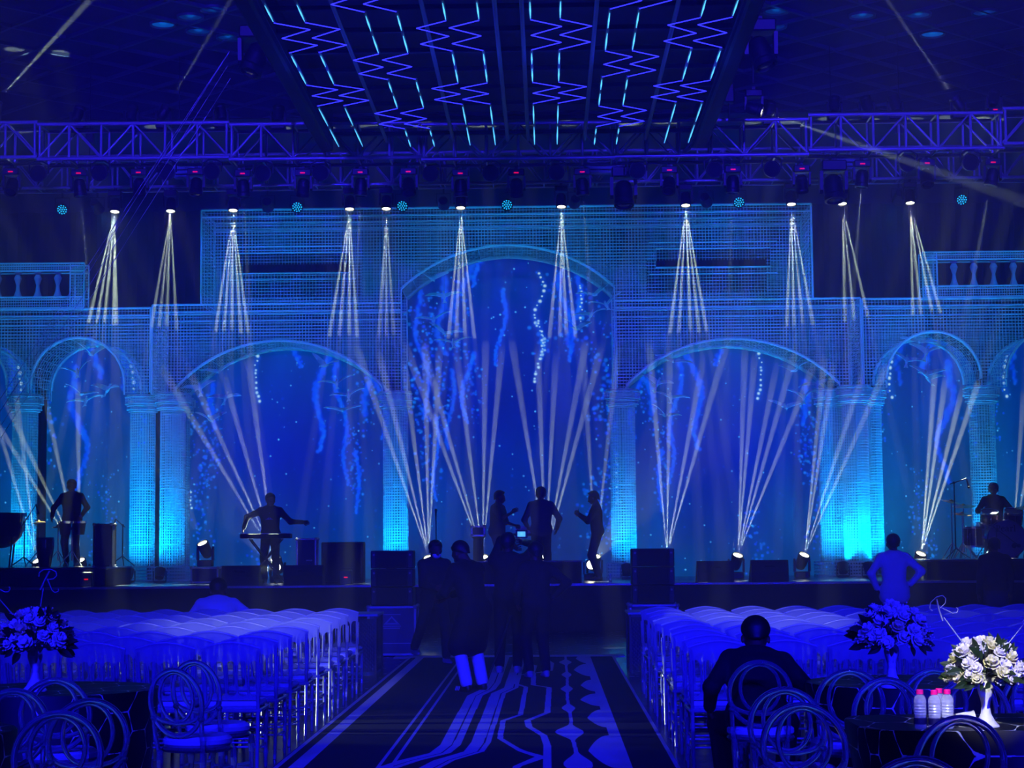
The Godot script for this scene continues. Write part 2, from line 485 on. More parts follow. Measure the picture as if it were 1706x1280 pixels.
func screen_picture(w: int, h: int, sd: int, long_list: Array, bead: Array, floor_c: Color, mid_c: Color, top_c: Color) -> ImageTexture:
	var rng := RandomNumberGenerator.new()
	rng.seed = sd
	var im := Image.create(w, h, false, Image.FORMAT_RGB8)
	var no := FastNoiseLite.new()
	no.seed = sd; no.frequency = 0.006
	for j in h:
		var t := float(j) / h
		var base := top_c.lerp(mid_c, clampf(t * 2.2, 0, 1)).lerp(floor_c, clampf((t - 0.5) * 2.0, 0, 1))
		for i in w:
			var f := 1.0 + 0.28 * no.get_noise_2d(i, j * 0.35)
			var side := absf(float(i) / w - 0.5) * 2.0
			var c := base.lerp(floor_c, side * side * 0.6)
			im.set_pixel(i, j, Color(c.r * f, c.g * f, c.b * f))
	for k in int(w * h / 2600.0):   # soft motes
		blob(im, rng.randf() * w, rng.randf() * h, rng.randf_range(1.6, 5.0), Color(0.0, rng.randf_range(0.22, 0.45), rng.randf_range(0.8, 1.0)), rng.randf_range(0.2, 0.6))
	for s in long_list:   # x, y0, y1, radius, strength, sparse
		strand(im, rng, s[0] * w, s[1] * h, s[2] * h, s[3] * w, Color(0.0, 0.22, 1.0), s[4], s[5])
	for k in int(w * h / 2800.0):   # bright sparks
		blob(im, rng.randf() * w, rng.randf() * h, rng.randf_range(1.2, 2.8), Color(0.3, 0.75, 1.0), rng.randf_range(0.6, 1.0), true)
	for s in bead:   # bright bead chains: x, y0, y1, radius, bend
		var y: float = s[1] * h
		while y < s[2] * h:
			var t: float = (y - s[1] * h) / ((s[2] - s[1]) * h)
			var xx: float = s[0] * w + sin(t * PI * s[5]) * s[4] * w
			blob(im, xx, y, s[3] * w * 2.6, Color(0.1, 0.45, 1.0), 0.25)
			blob(im, xx + rng.randfn(0, 1.2), y, s[3] * w * rng.randf_range(0.55, 1.35), Color(0.78, 0.95, 1.0), 1.0)
			y += s[3] * w * rng.randf_range(1.5, 3.0)
	return ImageTexture.create_from_image(im)

func arch_poly(half: float, spring: float, rise: float, base: float) -> PackedVector2Array:
	var R := (half * half + rise * rise) / (2.0 * rise)
	var cy := spring + rise - R
	var a := asin(clampf(half / R, -1, 1))
	if rise > half * 0.99: a = PI / 2
	var p := PackedVector2Array([Vector2(-half, base), Vector2(half, base)])
	for q in arc(Vector2(0, cy), R, PI / 2 - a, PI / 2 + a, 28): p.append(q)
	return p

func screens() -> void:
	var L := [[0.05, 0.1, 0.5, 0.035, 0.6, true], [0.12, 0.1, 0.55, 0.03, 0.6, true], [0.1, 0.1, 0.5, 0.02, 0.5, false], [0.17, 0.25, 0.72, 0.03, 0.6, true], [0.175, 0.5, 0.76, 0.013, 0.8, false], [0.3, 0.05, 0.5, 0.03, 0.5, true], [0.32, 0.3, 0.52, 0.02, 0.8, false], [0.27, 0.02, 0.2, 0.03, 0.5, false], [0.22, 0.06, 0.3, 0.03, 0.5, false], [0.45, 0.1, 0.34, 0.018, 0.85, false], [0.70, 0.03, 0.3, 0.035, 0.6, true], [0.77, 0.05, 0.33, 0.02, 0.7, false], [0.92, 0.35, 0.9, 0.035, 0.7, true], [0.88, 0.1, 0.5, 0.035, 0.6, true], [0.97, 0.2, 0.9, 0.025, 0.7, true], [0.83, 0.05, 0.3, 0.025, 0.6, false], [0.25, 0.35, 0.6, 0.02, 0.5, false], [0.38, 0.0, 0.09, 0.02, 0.8, false]]
	var tc := screen_picture(448, 704, 11, L, [[0.64, 0.05, 0.32, 0.009, 0.025, 3.0], [0.635, 0.2, 0.4, 0.008, 0.02, 1.5], [0.83, 0.09, 0.22, 0.007, 0.004, 1.0], [0.985, 0.62, 0.78, 0.007, 0.004, 1.0]], Color(0.0, 0.20, 0.48), Color(0.0, 0.08, 0.55), Color(0.0, 0.16, 0.60))
	var Wd := [[0.07, 0.3, 0.95, 0.028, 0.8, true], [0.04, 0.25, 0.6, 0.03, 0.6, true], [0.10, 0.15, 0.5, 0.03, 0.5, true], [0.15, 0.15, 0.35, 0.025, 0.6, false], [0.53, 0.0, 0.08, 0.022, 0.9, false], [0.67, 0.03, 0.45, 0.026, 0.75, false], [0.76, 0.06, 0.6, 0.02, 0.7, false], [0.84, 0.08, 0.62, 0.03, 0.6, true], [0.84, 0.45, 0.72, 0.016, 0.8, false], [0.93, 0.15, 0.4, 0.02, 0.7, false], [0.88, 0.1, 0.3, 0.03, 0.6, false], [0.35, 0.7, 0.98, 0.03, 0.4, true]]
	var tw := screen_picture(448, 512, 23, Wd, [[0.345, 0.03, 0.25, 0.010, -0.012, 1.3], [0.02, 0.62, 0.7, 0.008, 0.003, 1.0]], Color(0.0, 0.27, 0.50), Color(0.0, 0.09, 0.62), Color(0.0, 0.24, 0.60))
	var Sm := [[0.25, 0.1, 0.4, 0.06, 0.75, false], [0.30, 0.3, 0.62, 0.05, 0.7, false], [0.55, -0.02, 0.15, 0.07, 0.7, false], [0.05, 0.2, 0.5, 0.07, 0.6, true], [0.92, 0.12, 0.42, 0.06, 0.6, true], [0.72, 0.02, 0.2, 0.05, 0.4, false], [0.6, 0.55, 0.95, 0.05, 0.3, true]]
	var ts := screen_picture(256, 560, 37, Sm, [[0.82, 0.08, 0.27, 0.022, 0.04, 1.0]], Color(0.0, 0.31, 0.50), Color(0.0, 0.22, 0.55), Color(0.0, 0.2, 0.66))
	var z := -42.62
	var list := [
		["central", -0.82, 2.42, 7.02, 0.98, tc, false, "tallest arched screen of falling blue lights behind the central arch"],
		["wide", -5.72, 2.3, 5.0, 1.0, tw, false, "wide arched screen of falling blue lights behind the keyboard player"],
		["wide", 4.02, 2.3, 4.95, 1.0, tw, true, "wide arched screen of falling blue lights between centre arch and drums"],
		["narrow", -10.02, 1.12, 5.05, 1.12, ts, false, "narrow arched screen of falling blue lights behind the hand drummer"],
		["narrow", 8.42, 1.12, 4.98, 1.12, ts, true, "narrow arched screen of falling blue lights behind the cymbals"],
		["narrow", -12.55, 1.12, 5.05, 1.12, ts, false, "narrow arched screen cut by the picture edge behind the kettledrum"],
		["narrow", 10.95, 1.12, 4.98, 1.12, ts, true, "narrow arched screen cut by the picture edge behind the drum kit"]]
	for q in list:
		var poly := arch_poly(q[2], q[3], q[4], STAGE)
		var m := MB.new()
		m.prism(poly, -0.05, 0.05)
		if q[6]:
			for i in m.u.size(): m.u[i] = Vector2(1.0 - m.u[i].x, m.u[i].y)
		var t := thing("arch_screen", q[7], "screen", Vector3(q[1], 0, z), 0.0, "arched stage screens")
		var sm := StandardMaterial3D.new()
		sm.albedo_color = Color(0.02, 0.02, 0.03); sm.roughness = 0.5
		sm.emission_enabled = true; sm.emission_operator = BaseMaterial3D.EMISSION_OP_MULTIPLY; sm.emission = Color.WHITE
		sm.emission_texture = q[5]; sm.emission_energy_multiplier = 1.05
		obj("display_face", m, sm, t)
		var f := MB.new()
		var pts := []
		for p in poly: pts.append(Vector3(p.x, p.y, -0.07))
		f.tube(pts, 0.03, 6, true)
		obj("back_frame", f, mat("black_paint"), t)
		var al := AreaLight3D.new()
		al.name = "screen_light"; al.position = Vector3(0, 3.2, 0.12); al.rotation.y = PI
		al.area_size = Vector2(q[2] * 1.8, 4.0); al.light_color = Color(0.0, 0.25, 1.0); al.light_energy = 0.25; al.area_range = 40.0; al.shadow_enabled = true
		t.add_child(al, true)

# ---------------------------------------------------------------- wire mesh facade
# an opening: [kind, centre, half, spring, apex] or ["slot", x0, x1, y0, y1]
func cut(iv: Array, a: float, b: float) -> Array:
	var out := []
	for s in iv:
		if b <= s[0] or a >= s[1]: out.append(s); continue
		if a > s[0]: out.append([s[0], a])
		if b < s[1]: out.append([b, s[1]])
	return out

func open_at_y(o: Array, y: float) -> Array:
	if o[0] == "slot": return [o[1], o[2]] if y > o[3] and y < o[4] else []
	var rise: float = o[4] - o[3]
	if y >= o[4]: return []
	var h: float = o[2]
	if y > o[3]:
		var R: float = (h * h + rise * rise) / (2.0 * rise)
		var cy: float = o[4] - R
		h = sqrt(maxf(0.0, R * R - (y - cy) * (y - cy)))
	return [o[1] - h, o[1] + h]

func open_at_x(o: Array, x: float) -> Array:
	if o[0] == "slot": return [o[3], o[4]] if x > o[1] and x < o[2] else []
	var h: float = o[2]
	if absf(x - o[1]) >= h: return []
	var rise: float = o[4] - o[3]
	var R: float = (h * h + rise * rise) / (2.0 * rise)
	return [0.0, o[4] - R + sqrt(R * R - (x - o[1]) * (x - o[1]))]

func wire_sheet(mb: MB, x0: float, x1: float, y0: float, y1: float, z: float, opens: Array, cell: float, w: float) -> void:
	var k := int((y1 - y0) / cell)
	for i in k + 1:
		var y := y0 + (y1 - y0) * i / k
		var iv := [[x0, x1]]
		for o in opens:
			var r := open_at_y(o, y)
			if r: iv = cut(iv, r[0], r[1])
		for s in iv:
			if s[1] - s[0] > 0.02: mb.bar(Vector3(s[0], y, z), Vector3(s[1], y, z), w * 1.35)
	k = int((x1 - x0) / cell)
	for i in k + 1:
		var x := x0 + (x1 - x0) * i / k
		var iv := [[y0, y1]]
		for o in opens:
			var r := open_at_x(o, x)
			if r: iv = cut(iv, r[0], r[1])
		for s in iv:
			if s[1] - s[0] > 0.02: mb.bar(Vector3(x, s[0], z), Vector3(x, s[1], z), w)

func arch_line(o: Array, z: float) -> Array:
	var h: float = o[2]
	var rise: float = o[4] - o[3]
	var R: float = (h * h + rise * rise) / (2.0 * rise)
	var a := PI / 2 if rise > h * 0.99 else asin(h / R)
	var pts := []
	for i in 33:
		var t := PI / 2 + a - 2.0 * a * i / 32
		pts.append(Vector3(o[1] + cos(t) * R, o[4] - R + sin(t) * R, z))
	return pts

func facade_block(called: String, label: String, rects: Array, arches: Array, slots: Array) -> void:
	var paint := mat("white_wire", Color(0.78, 0.8, 0.82), 0.5)
	var t := thing(called, label, "stage set")
	var front := MB.new()
	var rear := MB.new()
	var side := MB.new()
	var edge := MB.new()
	var rslots := []
	for q in slots: rslots.append([q[0], q[1] - 0.1, q[2] + 0.1, q[3] - 0.3, q[4]])
	for r in rects:
		wire_sheet(front, r[0], r[1], r[2], r[3], ZF, arches + slots, 0.068, 0.008)
		wire_sheet(rear, r[0], r[1], r[2], r[3], ZB, arches + rslots, 0.068, 0.008)
		for x in [r[0], r[1]]:
			var k := int((r[3] - r[2]) / 0.09)
			for i in k + 1:
				var y: float = r[2] + (r[3] - r[2]) * i / k
				side.bar(Vector3(x, y, ZF), Vector3(x, y, ZB), 0.011)
			for i in 9:
				var z := lerpf(ZF, ZB, i / 8.0)
				side.bar(Vector3(x, r[2], z), Vector3(x, r[3], z), 0.009)
			edge.cyl(Vector3(x, r[2], ZF), Vector3(x, r[3], ZF), 0.024, 0.024, 6)
			edge.cyl(Vector3(x, r[2], ZB), Vector3(x, r[3], ZB), 0.016, 0.016, 6)
			edge.cyl(Vector3(x, r[3], ZF), Vector3(x, r[3], ZB), 0.018, 0.018, 6)
		for z in [ZF, ZB]:
			for dy in [0.0, 0.16]:
				var iv := [[r[0], r[1]]]
				for o in arches:
					var c := open_at_y(o, r[3] - dy)
					if c: iv = cut(iv, c[0], c[1])
				for s in iv: edge.cyl(Vector3(s[0], r[3] - dy, z), Vector3(s[1], r[3] - dy, z), 0.026 - dy * 0.06, 0.026 - dy * 0.06, 6)
	for s in slots:
		for z in [ZF]:
			edge.tube([Vector3(s[1], s[3], z), Vector3(s[2], s[3], z), Vector3(s[2], s[4], z), Vector3(s[1], s[4], z)], 0.018, 6, true)
			edge.tube([Vector3(s[1] - 0.14, s[3] - 0.14, z), Vector3(s[2] + 0.14, s[3] - 0.14, z), Vector3(s[2] + 0.14, s[4] + 0.14, z), Vector3(s[1] - 0.14, s[4] + 0.14, z)], 0.012, 6, true)
	var p1 := obj("front_mesh", front, paint, t)
	var p2 := obj("rear_mesh", rear, paint, t)
	var p3 := obj("side_mesh", side, paint, t)
	for p in [p1, p2, p3]: p.set_meta("kind", "stuff")
	obj("edge_tubes", edge, paint, t)
	for o in arches:
		var band := MB.new()
		var a := arch_line(o, ZF)
		var b := arch_line(o, ZB)
		for i in range(0, a.size(), 2): band.bar(a[i], b[i], 0.009)
		for k in range(1, 10):
			var c := []
			for i in a.size(): c.append((a[i] as Vector3).lerp(b[i], k / 10.0))
			for i in c.size() - 1: band.bar(c[i], c[i + 1], 0.008)
		obj("arch_soffit_mesh", band, paint, t).set_meta("kind", "stuff")
		var rim := MB.new()
		rim.tube(a, 0.032, 6)
		obj("arch_rim", rim, paint, t)
		rim = MB.new()
		rim.tube(b, 0.04, 6)
		obj("arch_rim", rim, paint, t)
		var h: float = o[2]
		var jamb := MB.new()
		for sx in [-1.0, 1.0]:
			for z in [ZF, ZB]: jamb.cyl(Vector3(o[1] + sx * h, 4.85, z), Vector3(o[1] + sx * h, o[3], z), 0.018, 0.018, 6)
		obj("jamb_tube", jamb, paint, t)

func facade() -> void:
	facade_block("mesh_arcade", "central white wire mesh facade block with three arches and two slots", [[-8.39, 6.68, 4.85, 6.76], [-7.35, 5.68, 6.76, 8.80]],
		[["arch", -0.80, 2.27, 7.06, 7.97], ["arch", -5.68, 2.2, 4.98, 5.97], ["arch", 3.95, 2.25, 4.95, 5.92]],
		[["slot", -6.62, -4.18, 7.42, 7.86], ["slot", 2.36, 4.80, 7.46, 7.86]])
	facade_block("mesh_arcade", "outer wire mesh arcade wing behind the hand drummer", [[-13.6, -8.43, 4.9, 6.70]], [["arch", -9.98, 1.0, 5.08, 6.08], ["arch", -12.5, 1.0, 5.08, 6.08]], [])
	facade_block("mesh_arcade", "outer wire mesh arcade wing behind the drum kit", [[6.72, 12.0, 4.85, 6.74]], [["arch", 8.2, 1.0, 5.0, 6.03], ["arch", 10.72, 1.0, 5.0, 6.03]], [])
	# uplights at the wings and inner face light
	var paint := mat("white_wire")
	for sd in 2:
		var x0 := -13.4 if sd == 0 else 8.02
		var x1 := -9.86 if sd == 0 else 11.9
		var y0 := 6.71 if sd == 0 else 6.75
		var t := thing("balustrade", "wire mesh balustrade with turned balusters above the " + ("hand drummer's arch" if sd == 0 else "drum kit arch"), "balustrade", Vector3.ZERO, 0.0, "balustrades")
		var m := MB.new()
		var px := x1 - 0.3 if sd == 0 else x0
		wire_sheet(m, px, px + 0.3, y0, y0 + 0.98, ZF, [], 0.06, 0.009)
		wire_sheet(m, px, px + 0.3, y0, y0 + 0.98, ZF - 0.4, [], 0.06, 0.009)
		obj("end_post", m, paint, t).set_meta("kind", "stuff")
		m = MB.new()
		for y in [y0 + 0.98, y0 + 0.82]: for z in [ZF, ZF - 0.4]: m.cyl(Vector3(x0, y, z), Vector3(x1, y, z), 0.02, 0.02, 6)
		wire_sheet(m, x0, x1, y0 + 0.82, y0 + 0.98, ZF, [], 0.05, 0.01)
		obj("top_rail", m, paint, t)
		m = MB.new()
		for y in [y0 + 0.25, y0 + 0.02]: for z in [ZF, ZF - 0.4]: m.cyl(Vector3(x0, y, z), Vector3(x1, y, z), 0.02, 0.02, 6)
		wire_sheet(m, x0, x1, y0 + 0.02, y0 + 0.25, ZF, [], 0.05, 0.01)
		obj("bottom_rail", m, paint, t)
		m = MB.new()
		for x in [px, px + 0.3]: for z in [ZF, ZF - 0.4]: m.cyl(Vector3(x, y0, z), Vector3(x, y0 + 0.98, z), 0.018, 0.018, 6)
		obj("post_tubes", m, paint, t)
		var bal := MB.new()
		bal.lathe([Vector2(0.10, 0.0), Vector2(0.10, 0.03), Vector2(0.085, 0.06), Vector2(0.05, 0.16), Vector2(0.035, 0.28), Vector2(0.06, 0.36), Vector2(0.085, 0.43), Vector2(0.06, 0.49), Vector2(0.04, 0.51), Vector2(0.075, 0.54), Vector2(0.075, 0.57)], 14)
		var bm := bal.mesh()
		var k := 0
		var x := px - 0.32 if sd == 0 else px + 0.70
		while x > x0 + 0.1 and x < x1 - 0.05:
			obj("baluster", bm, mat("baluster_paint", Color(0.62, 0.62, 0.72), 0.5), t, Transform3D(Basis(), Vector3(x, y0 + 0.25, ZF - 0.2)))
			x += -0.43 if sd == 0 else 0.42

func columns() -> void:
	var paint := mat("white_wire")
	var R := 0.265
	var t := thing("mesh_column", "", "column")
	var sh := MB.new()
	for i in 62:
		var y := 0.3 + i * 0.0585
		var ring := []
		for k in 20: ring.append(Vector3(cos(TAU * k / 20) * R, y, sin(TAU * k / 20) * R))
		for k in 20: sh.bar(ring[k], ring[(k + 1) % 20], 0.013)
	for k in 28:
		var a := TAU * k / 28
		sh.bar(Vector3(cos(a) * R, 0.3, sin(a) * R), Vector3(cos(a) * R, 3.9, sin(a) * R), 0.011)
	for q in [0.3, 0.75, 1.95, 3.88]:
		var ring := []
		for k in 24: ring.append(Vector3(cos(TAU * k / 24) * R, q, sin(TAU * k / 24) * R))
		sh.tube(ring, 0.010, 5, true)
	obj("shaft_mesh", sh, paint, t).set_meta("kind", "stuff")
	var cp := MB.new()
	for q in [[0.30, 3.62], [0.34, 3.66], [0.34, 3.74], [0.38, 3.78], [0.38, 3.93], [0.34, 3.97]]:
		var ring := []
		for k in 28: ring.append(Vector3(cos(TAU * k / 28) * q[0], q[1], sin(TAU * k / 28) * q[0]))
		cp.tube(ring, 0.015, 5, true)
	for k in 32:
		var a := TAU * k / 32
		var d := Vector3(cos(a), 0, sin(a))
		cp.bar(d * 0.38 + Vector3.UP * 3.78, d * 0.38 + Vector3.UP * 3.93, 0.009)
		cp.bar(d * 0.34 + Vector3.UP * 3.66, d * 0.34 + Vector3.UP * 3.74, 0.009)
	for yy in [3.81, 3.85, 3.89]:
		var ring := []
		for k in 28: ring.append(Vector3(cos(TAU * k / 28) * 0.38, yy, sin(TAU * k / 28) * 0.38))
		for k in 28: cp.bar(ring[k], ring[(k + 1) % 28], 0.008)
	obj("capital", cp, paint, t)
	var pl := MB.new()
	for z in [-0.36, 0.36]: wire_sheet(pl, -0.36, 0.36, 0.0, 0.28, z, [], 0.06, 0.010)
	for y in [0.0, 0.28]: pl.tube([Vector3(-0.36, y, -0.36), Vector3(0.36, y, -0.36), Vector3(0.36, y, 0.36), Vector3(-0.36, y, 0.36)], 0.014, 5, true)
	for x in [-0.36, 0.36]:
		for i in 6: pl.bar(Vector3(x, i * 0.056, -0.36), Vector3(x, i * 0.056, 0.36), 0.01)
	obj("plinth", pl, paint, t)
	var zc := ZF - 0.3
	var list := [
		[-11.17, zc, "mesh column beside the kettledrum"], [-8.71, zc - 0.35, "mesh column nearer the hand drummer in the paired group"], [-7.97, zc + 0.1, "brightest mesh column beside the keyboard player's arch"],
		[-8.12, zc - 1.2, "rear mesh column hidden in the group by the keyboard arch"], [-3.22, zc, "mesh column between keyboard player's arch and central arch"], [1.62, zc, "mesh column between central arch and the drum side wide arch"],
		[6.10, zc - 0.40, "mesh column of the drum side trio, nearer the central arch"], [6.50, zc + 0.36, "brightest middle mesh column of the drum side trio"], [6.92, zc - 0.40, "mesh column of the drum side trio, nearer the drums"], [9.25, zc, "mesh column directly behind the seated drummer"]]
	var first := true
	for q in list:
		var at := Vector3(q[0], STAGE + 0.022, q[1])
		var lab: String = "cyan lit white wire " + q[2]
		if first:
			t.position = at; t.set_meta("label", lab); t.set_meta("group", "wire mesh columns"); t.set_meta("kind", "thing")
			first = false
		else: dup(t, lab, at, 0.0)
		# small floor uplight per column
		if q[1] < zc - 1.0: continue
		var nm: String = q[2]
		var p := thing("floor_uplight", "small floor uplight before the " + nm.replace("brightest ", "").replace("directly ", ""), "stage light", at + Vector3(0.0, -0.02, 1.3), 0.0, "column uplights")
		var d := Vector3(0, 1.6, -1.0).normalized()
		var m := MB.new()
		m.box(Vector3(0, 0.02, 0), Vector3(0.22, 0.04, 0.22), Basis(), 0.008)
		m.box(Vector3(-0.13, 0.13, 0), Vector3(0.015, 0.22, 0.05))
		m.box(Vector3(0.13, 0.13, 0), Vector3(0.015, 0.22, 0.05))
		obj("bracket", m, mat("black_paint"), p)
		m = MB.new()
		var c := Vector3(0, 0.2, 0)
		m.cyl(c - d * 0.12, c + d * 0.08, 0.09, 0.115, 14)
		obj("can", m, mat("black_paint"), p)
		m = MB.new()
		m.cyl(c + d * 0.081, c + d * 0.088, 0.095, 0.095, 14)
		obj("lens", m, mat("cyan_lens", Color(0.05, 0.1, 0.1), 0.2, 0.0, CYAN, 2.0), p)
		var top := 0.5 if nm.begins_with("brightest") else 0.62
		spot(p, c + d * 0.12, c + d * 0.12 + Vector3(0, 1.3, -0.9), 56.0, 26.0 * top, CYAN, 0.09, 0.9)

# ---------------------------------------------------------------- trusses
func truss_section(L: float, h: float, d: float, bays: int, key: String) -> Node3D:
	var al := mat(key)
	var t := Node3D.new()
	var k := 0
	for y in [0.0, h]:
		for z in [0.0, -d]:
			var m := MB.new()
			m.cyl(Vector3(0, y, z), Vector3(L, y, z), 0.031, 0.031, 8)
			obj("chord", m, al, t)
	var bl := L / bays
	var up := MB.new(); up.cyl(Vector3.ZERO, Vector3(0, h, 0), 0.022, 0.022, 6)
	var dg := MB.new(); dg.cyl(Vector3.ZERO, Vector3(bl, h, 0), 0.017, 0.017, 6)
	var dn := MB.new(); dn.cyl(Vector3(0, h, 0), Vector3(bl, 0, 0), 0.017, 0.017, 6)
	var cr := MB.new(); cr.cyl(Vector3.ZERO, Vector3(0, 0, -d), 0.017, 0.017, 6)
	var um := up.mesh(); var gm := dg.mesh(); var nm := dn.mesh(); var cm := cr.mesh()
	for i in bays + 1:
		var x := bl * i
		if i == 0: x = 0.04
		if i == bays: x = L - 0.04
		for z in [0.0, -d]: obj("upright", um, al, t, Transform3D(Basis(), Vector3(x, 0, z)))
		for y in [0.0, h]: obj("cross_brace", cm, al, t, Transform3D(Basis(), Vector3(x, y, 0)))
		if i < bays:
			for z in [0.0, -d]: obj("diagonal_brace", gm if i % 2 == 0 else nm, al, t, Transform3D(Basis(), Vector3(bl * i, 0, z)))
	return t

func lift_at(x: float) -> float:   # how high the front truss section over x hangs
	var sx := -10.9 + 3.0 * floorf((x + 10.9) / 3.0)
	return 0.012 * absf(sx + 0.5) + 0.01 * maxf(0.0, sx)

func trusses() -> void:
	mat("truss_alloy", Color(0.62, 0.62, 0.64), 0.35, 0.25)
	var L := 3.0
	var f := truss_section(L, 0.55, 0.55, 6, "truss_alloy")
	var r := truss_section(L, 0.62, 0.45, 6, "truss_alloy")
	for row in 2:
		var src := f if row == 0 else r
		var cnt := 7 if row == 0 else 9
		for i in cnt:
			var o: Node3D = src if i == 0 else src.duplicate()
			o.name = numbered("truss_section"); add_child(o)
			var x := -10.9 + L * i if row == 0 else -14.0 + L * i
			var lift := lift_at(x + 0.1) if row == 0 else 0.0
			o.position = Vector3(x, 7.56 + lift if row == 0 else 8.68, -29.4 if row == 0 else -37.2)
			o.rotation = Vector3.ZERO
			tag(o, "box truss section, %s from the kettledrum end of the %s lighting truss" % [ORD[i], "front blue lit" if row == 0 else "rear cyan lit"], "truss", "front truss" if row == 0 else "rear truss")
	# hoist chains
	for q in [[-9.4, -29.6, 8.2, "front truss at the kettledrum end"], [-3.7, -29.6, 8.15, "front truss by the strip light rig, kettledrum side"], [2.9, -29.6, 8.15, "front truss by the strip light rig, drum side"], [7.9, -29.6, 8.25, "front truss at the drum end"], [-9.0, -37.4, 9.3, "rear truss at the kettledrum end"], [-0.8, -37.4, 9.3, "rear truss in the middle"], [7.0, -37.4, 9.3, "rear truss at the drum end"]]:
		var t := thing("hoist_chain", "dark hoist chain holding the " + q[3], "chain", Vector3(q[0], q[2], q[1]), 0.0, "hoist chains")
		var m := MB.new(); m.cyl(Vector3.ZERO, Vector3(0, 11.6 - q[2], 0), 0.011, 0.011, 5)
		obj("chain", m, mat("black_paint"), t)
		m = MB.new(); m.box(Vector3(0, 0.45, 0), Vector3(0.16, 0.3, 0.14), Basis(), 0.02)
		obj("motor", m, mat("black_paint"), t)
	# pale distribution boxes seen through the front truss
	var k := 0
	for q in [[-6.95, 8.52, "boxes, behind the truss above the hand drummer"], [-4.6, 8.52, "boxes, behind the truss above the keyboard player"], [1.15, 8.55, "boxes, behind the truss beside the centre line"], [6.0, 8.62, "boxes, behind the truss above the drum side trio of columns"]]:
		var t := thing("power_box", "pale ribbed power distribution " + String(q[2]).replace("boxes", "box"), "box", Vector3(q[0], 8.80, -37.09), 0.0, "power boxes")
		var m := MB.new(); m.box(Vector3(0, 0.16, 0), Vector3(0.62, 0.30, 0.2), Basis(), 0.02)
		obj("case", m, mat("pale_plastic", Color(0.5, 0.62, 0.66), 0.5), t)
		for i in 3:
			m = MB.new(); m.box(Vector3(0, 0.08 + i * 0.085, 0.105), Vector3(0.54, 0.03, 0.02), Basis(), 0.006)
			obj("rib", m, mat("black_paint"), t)


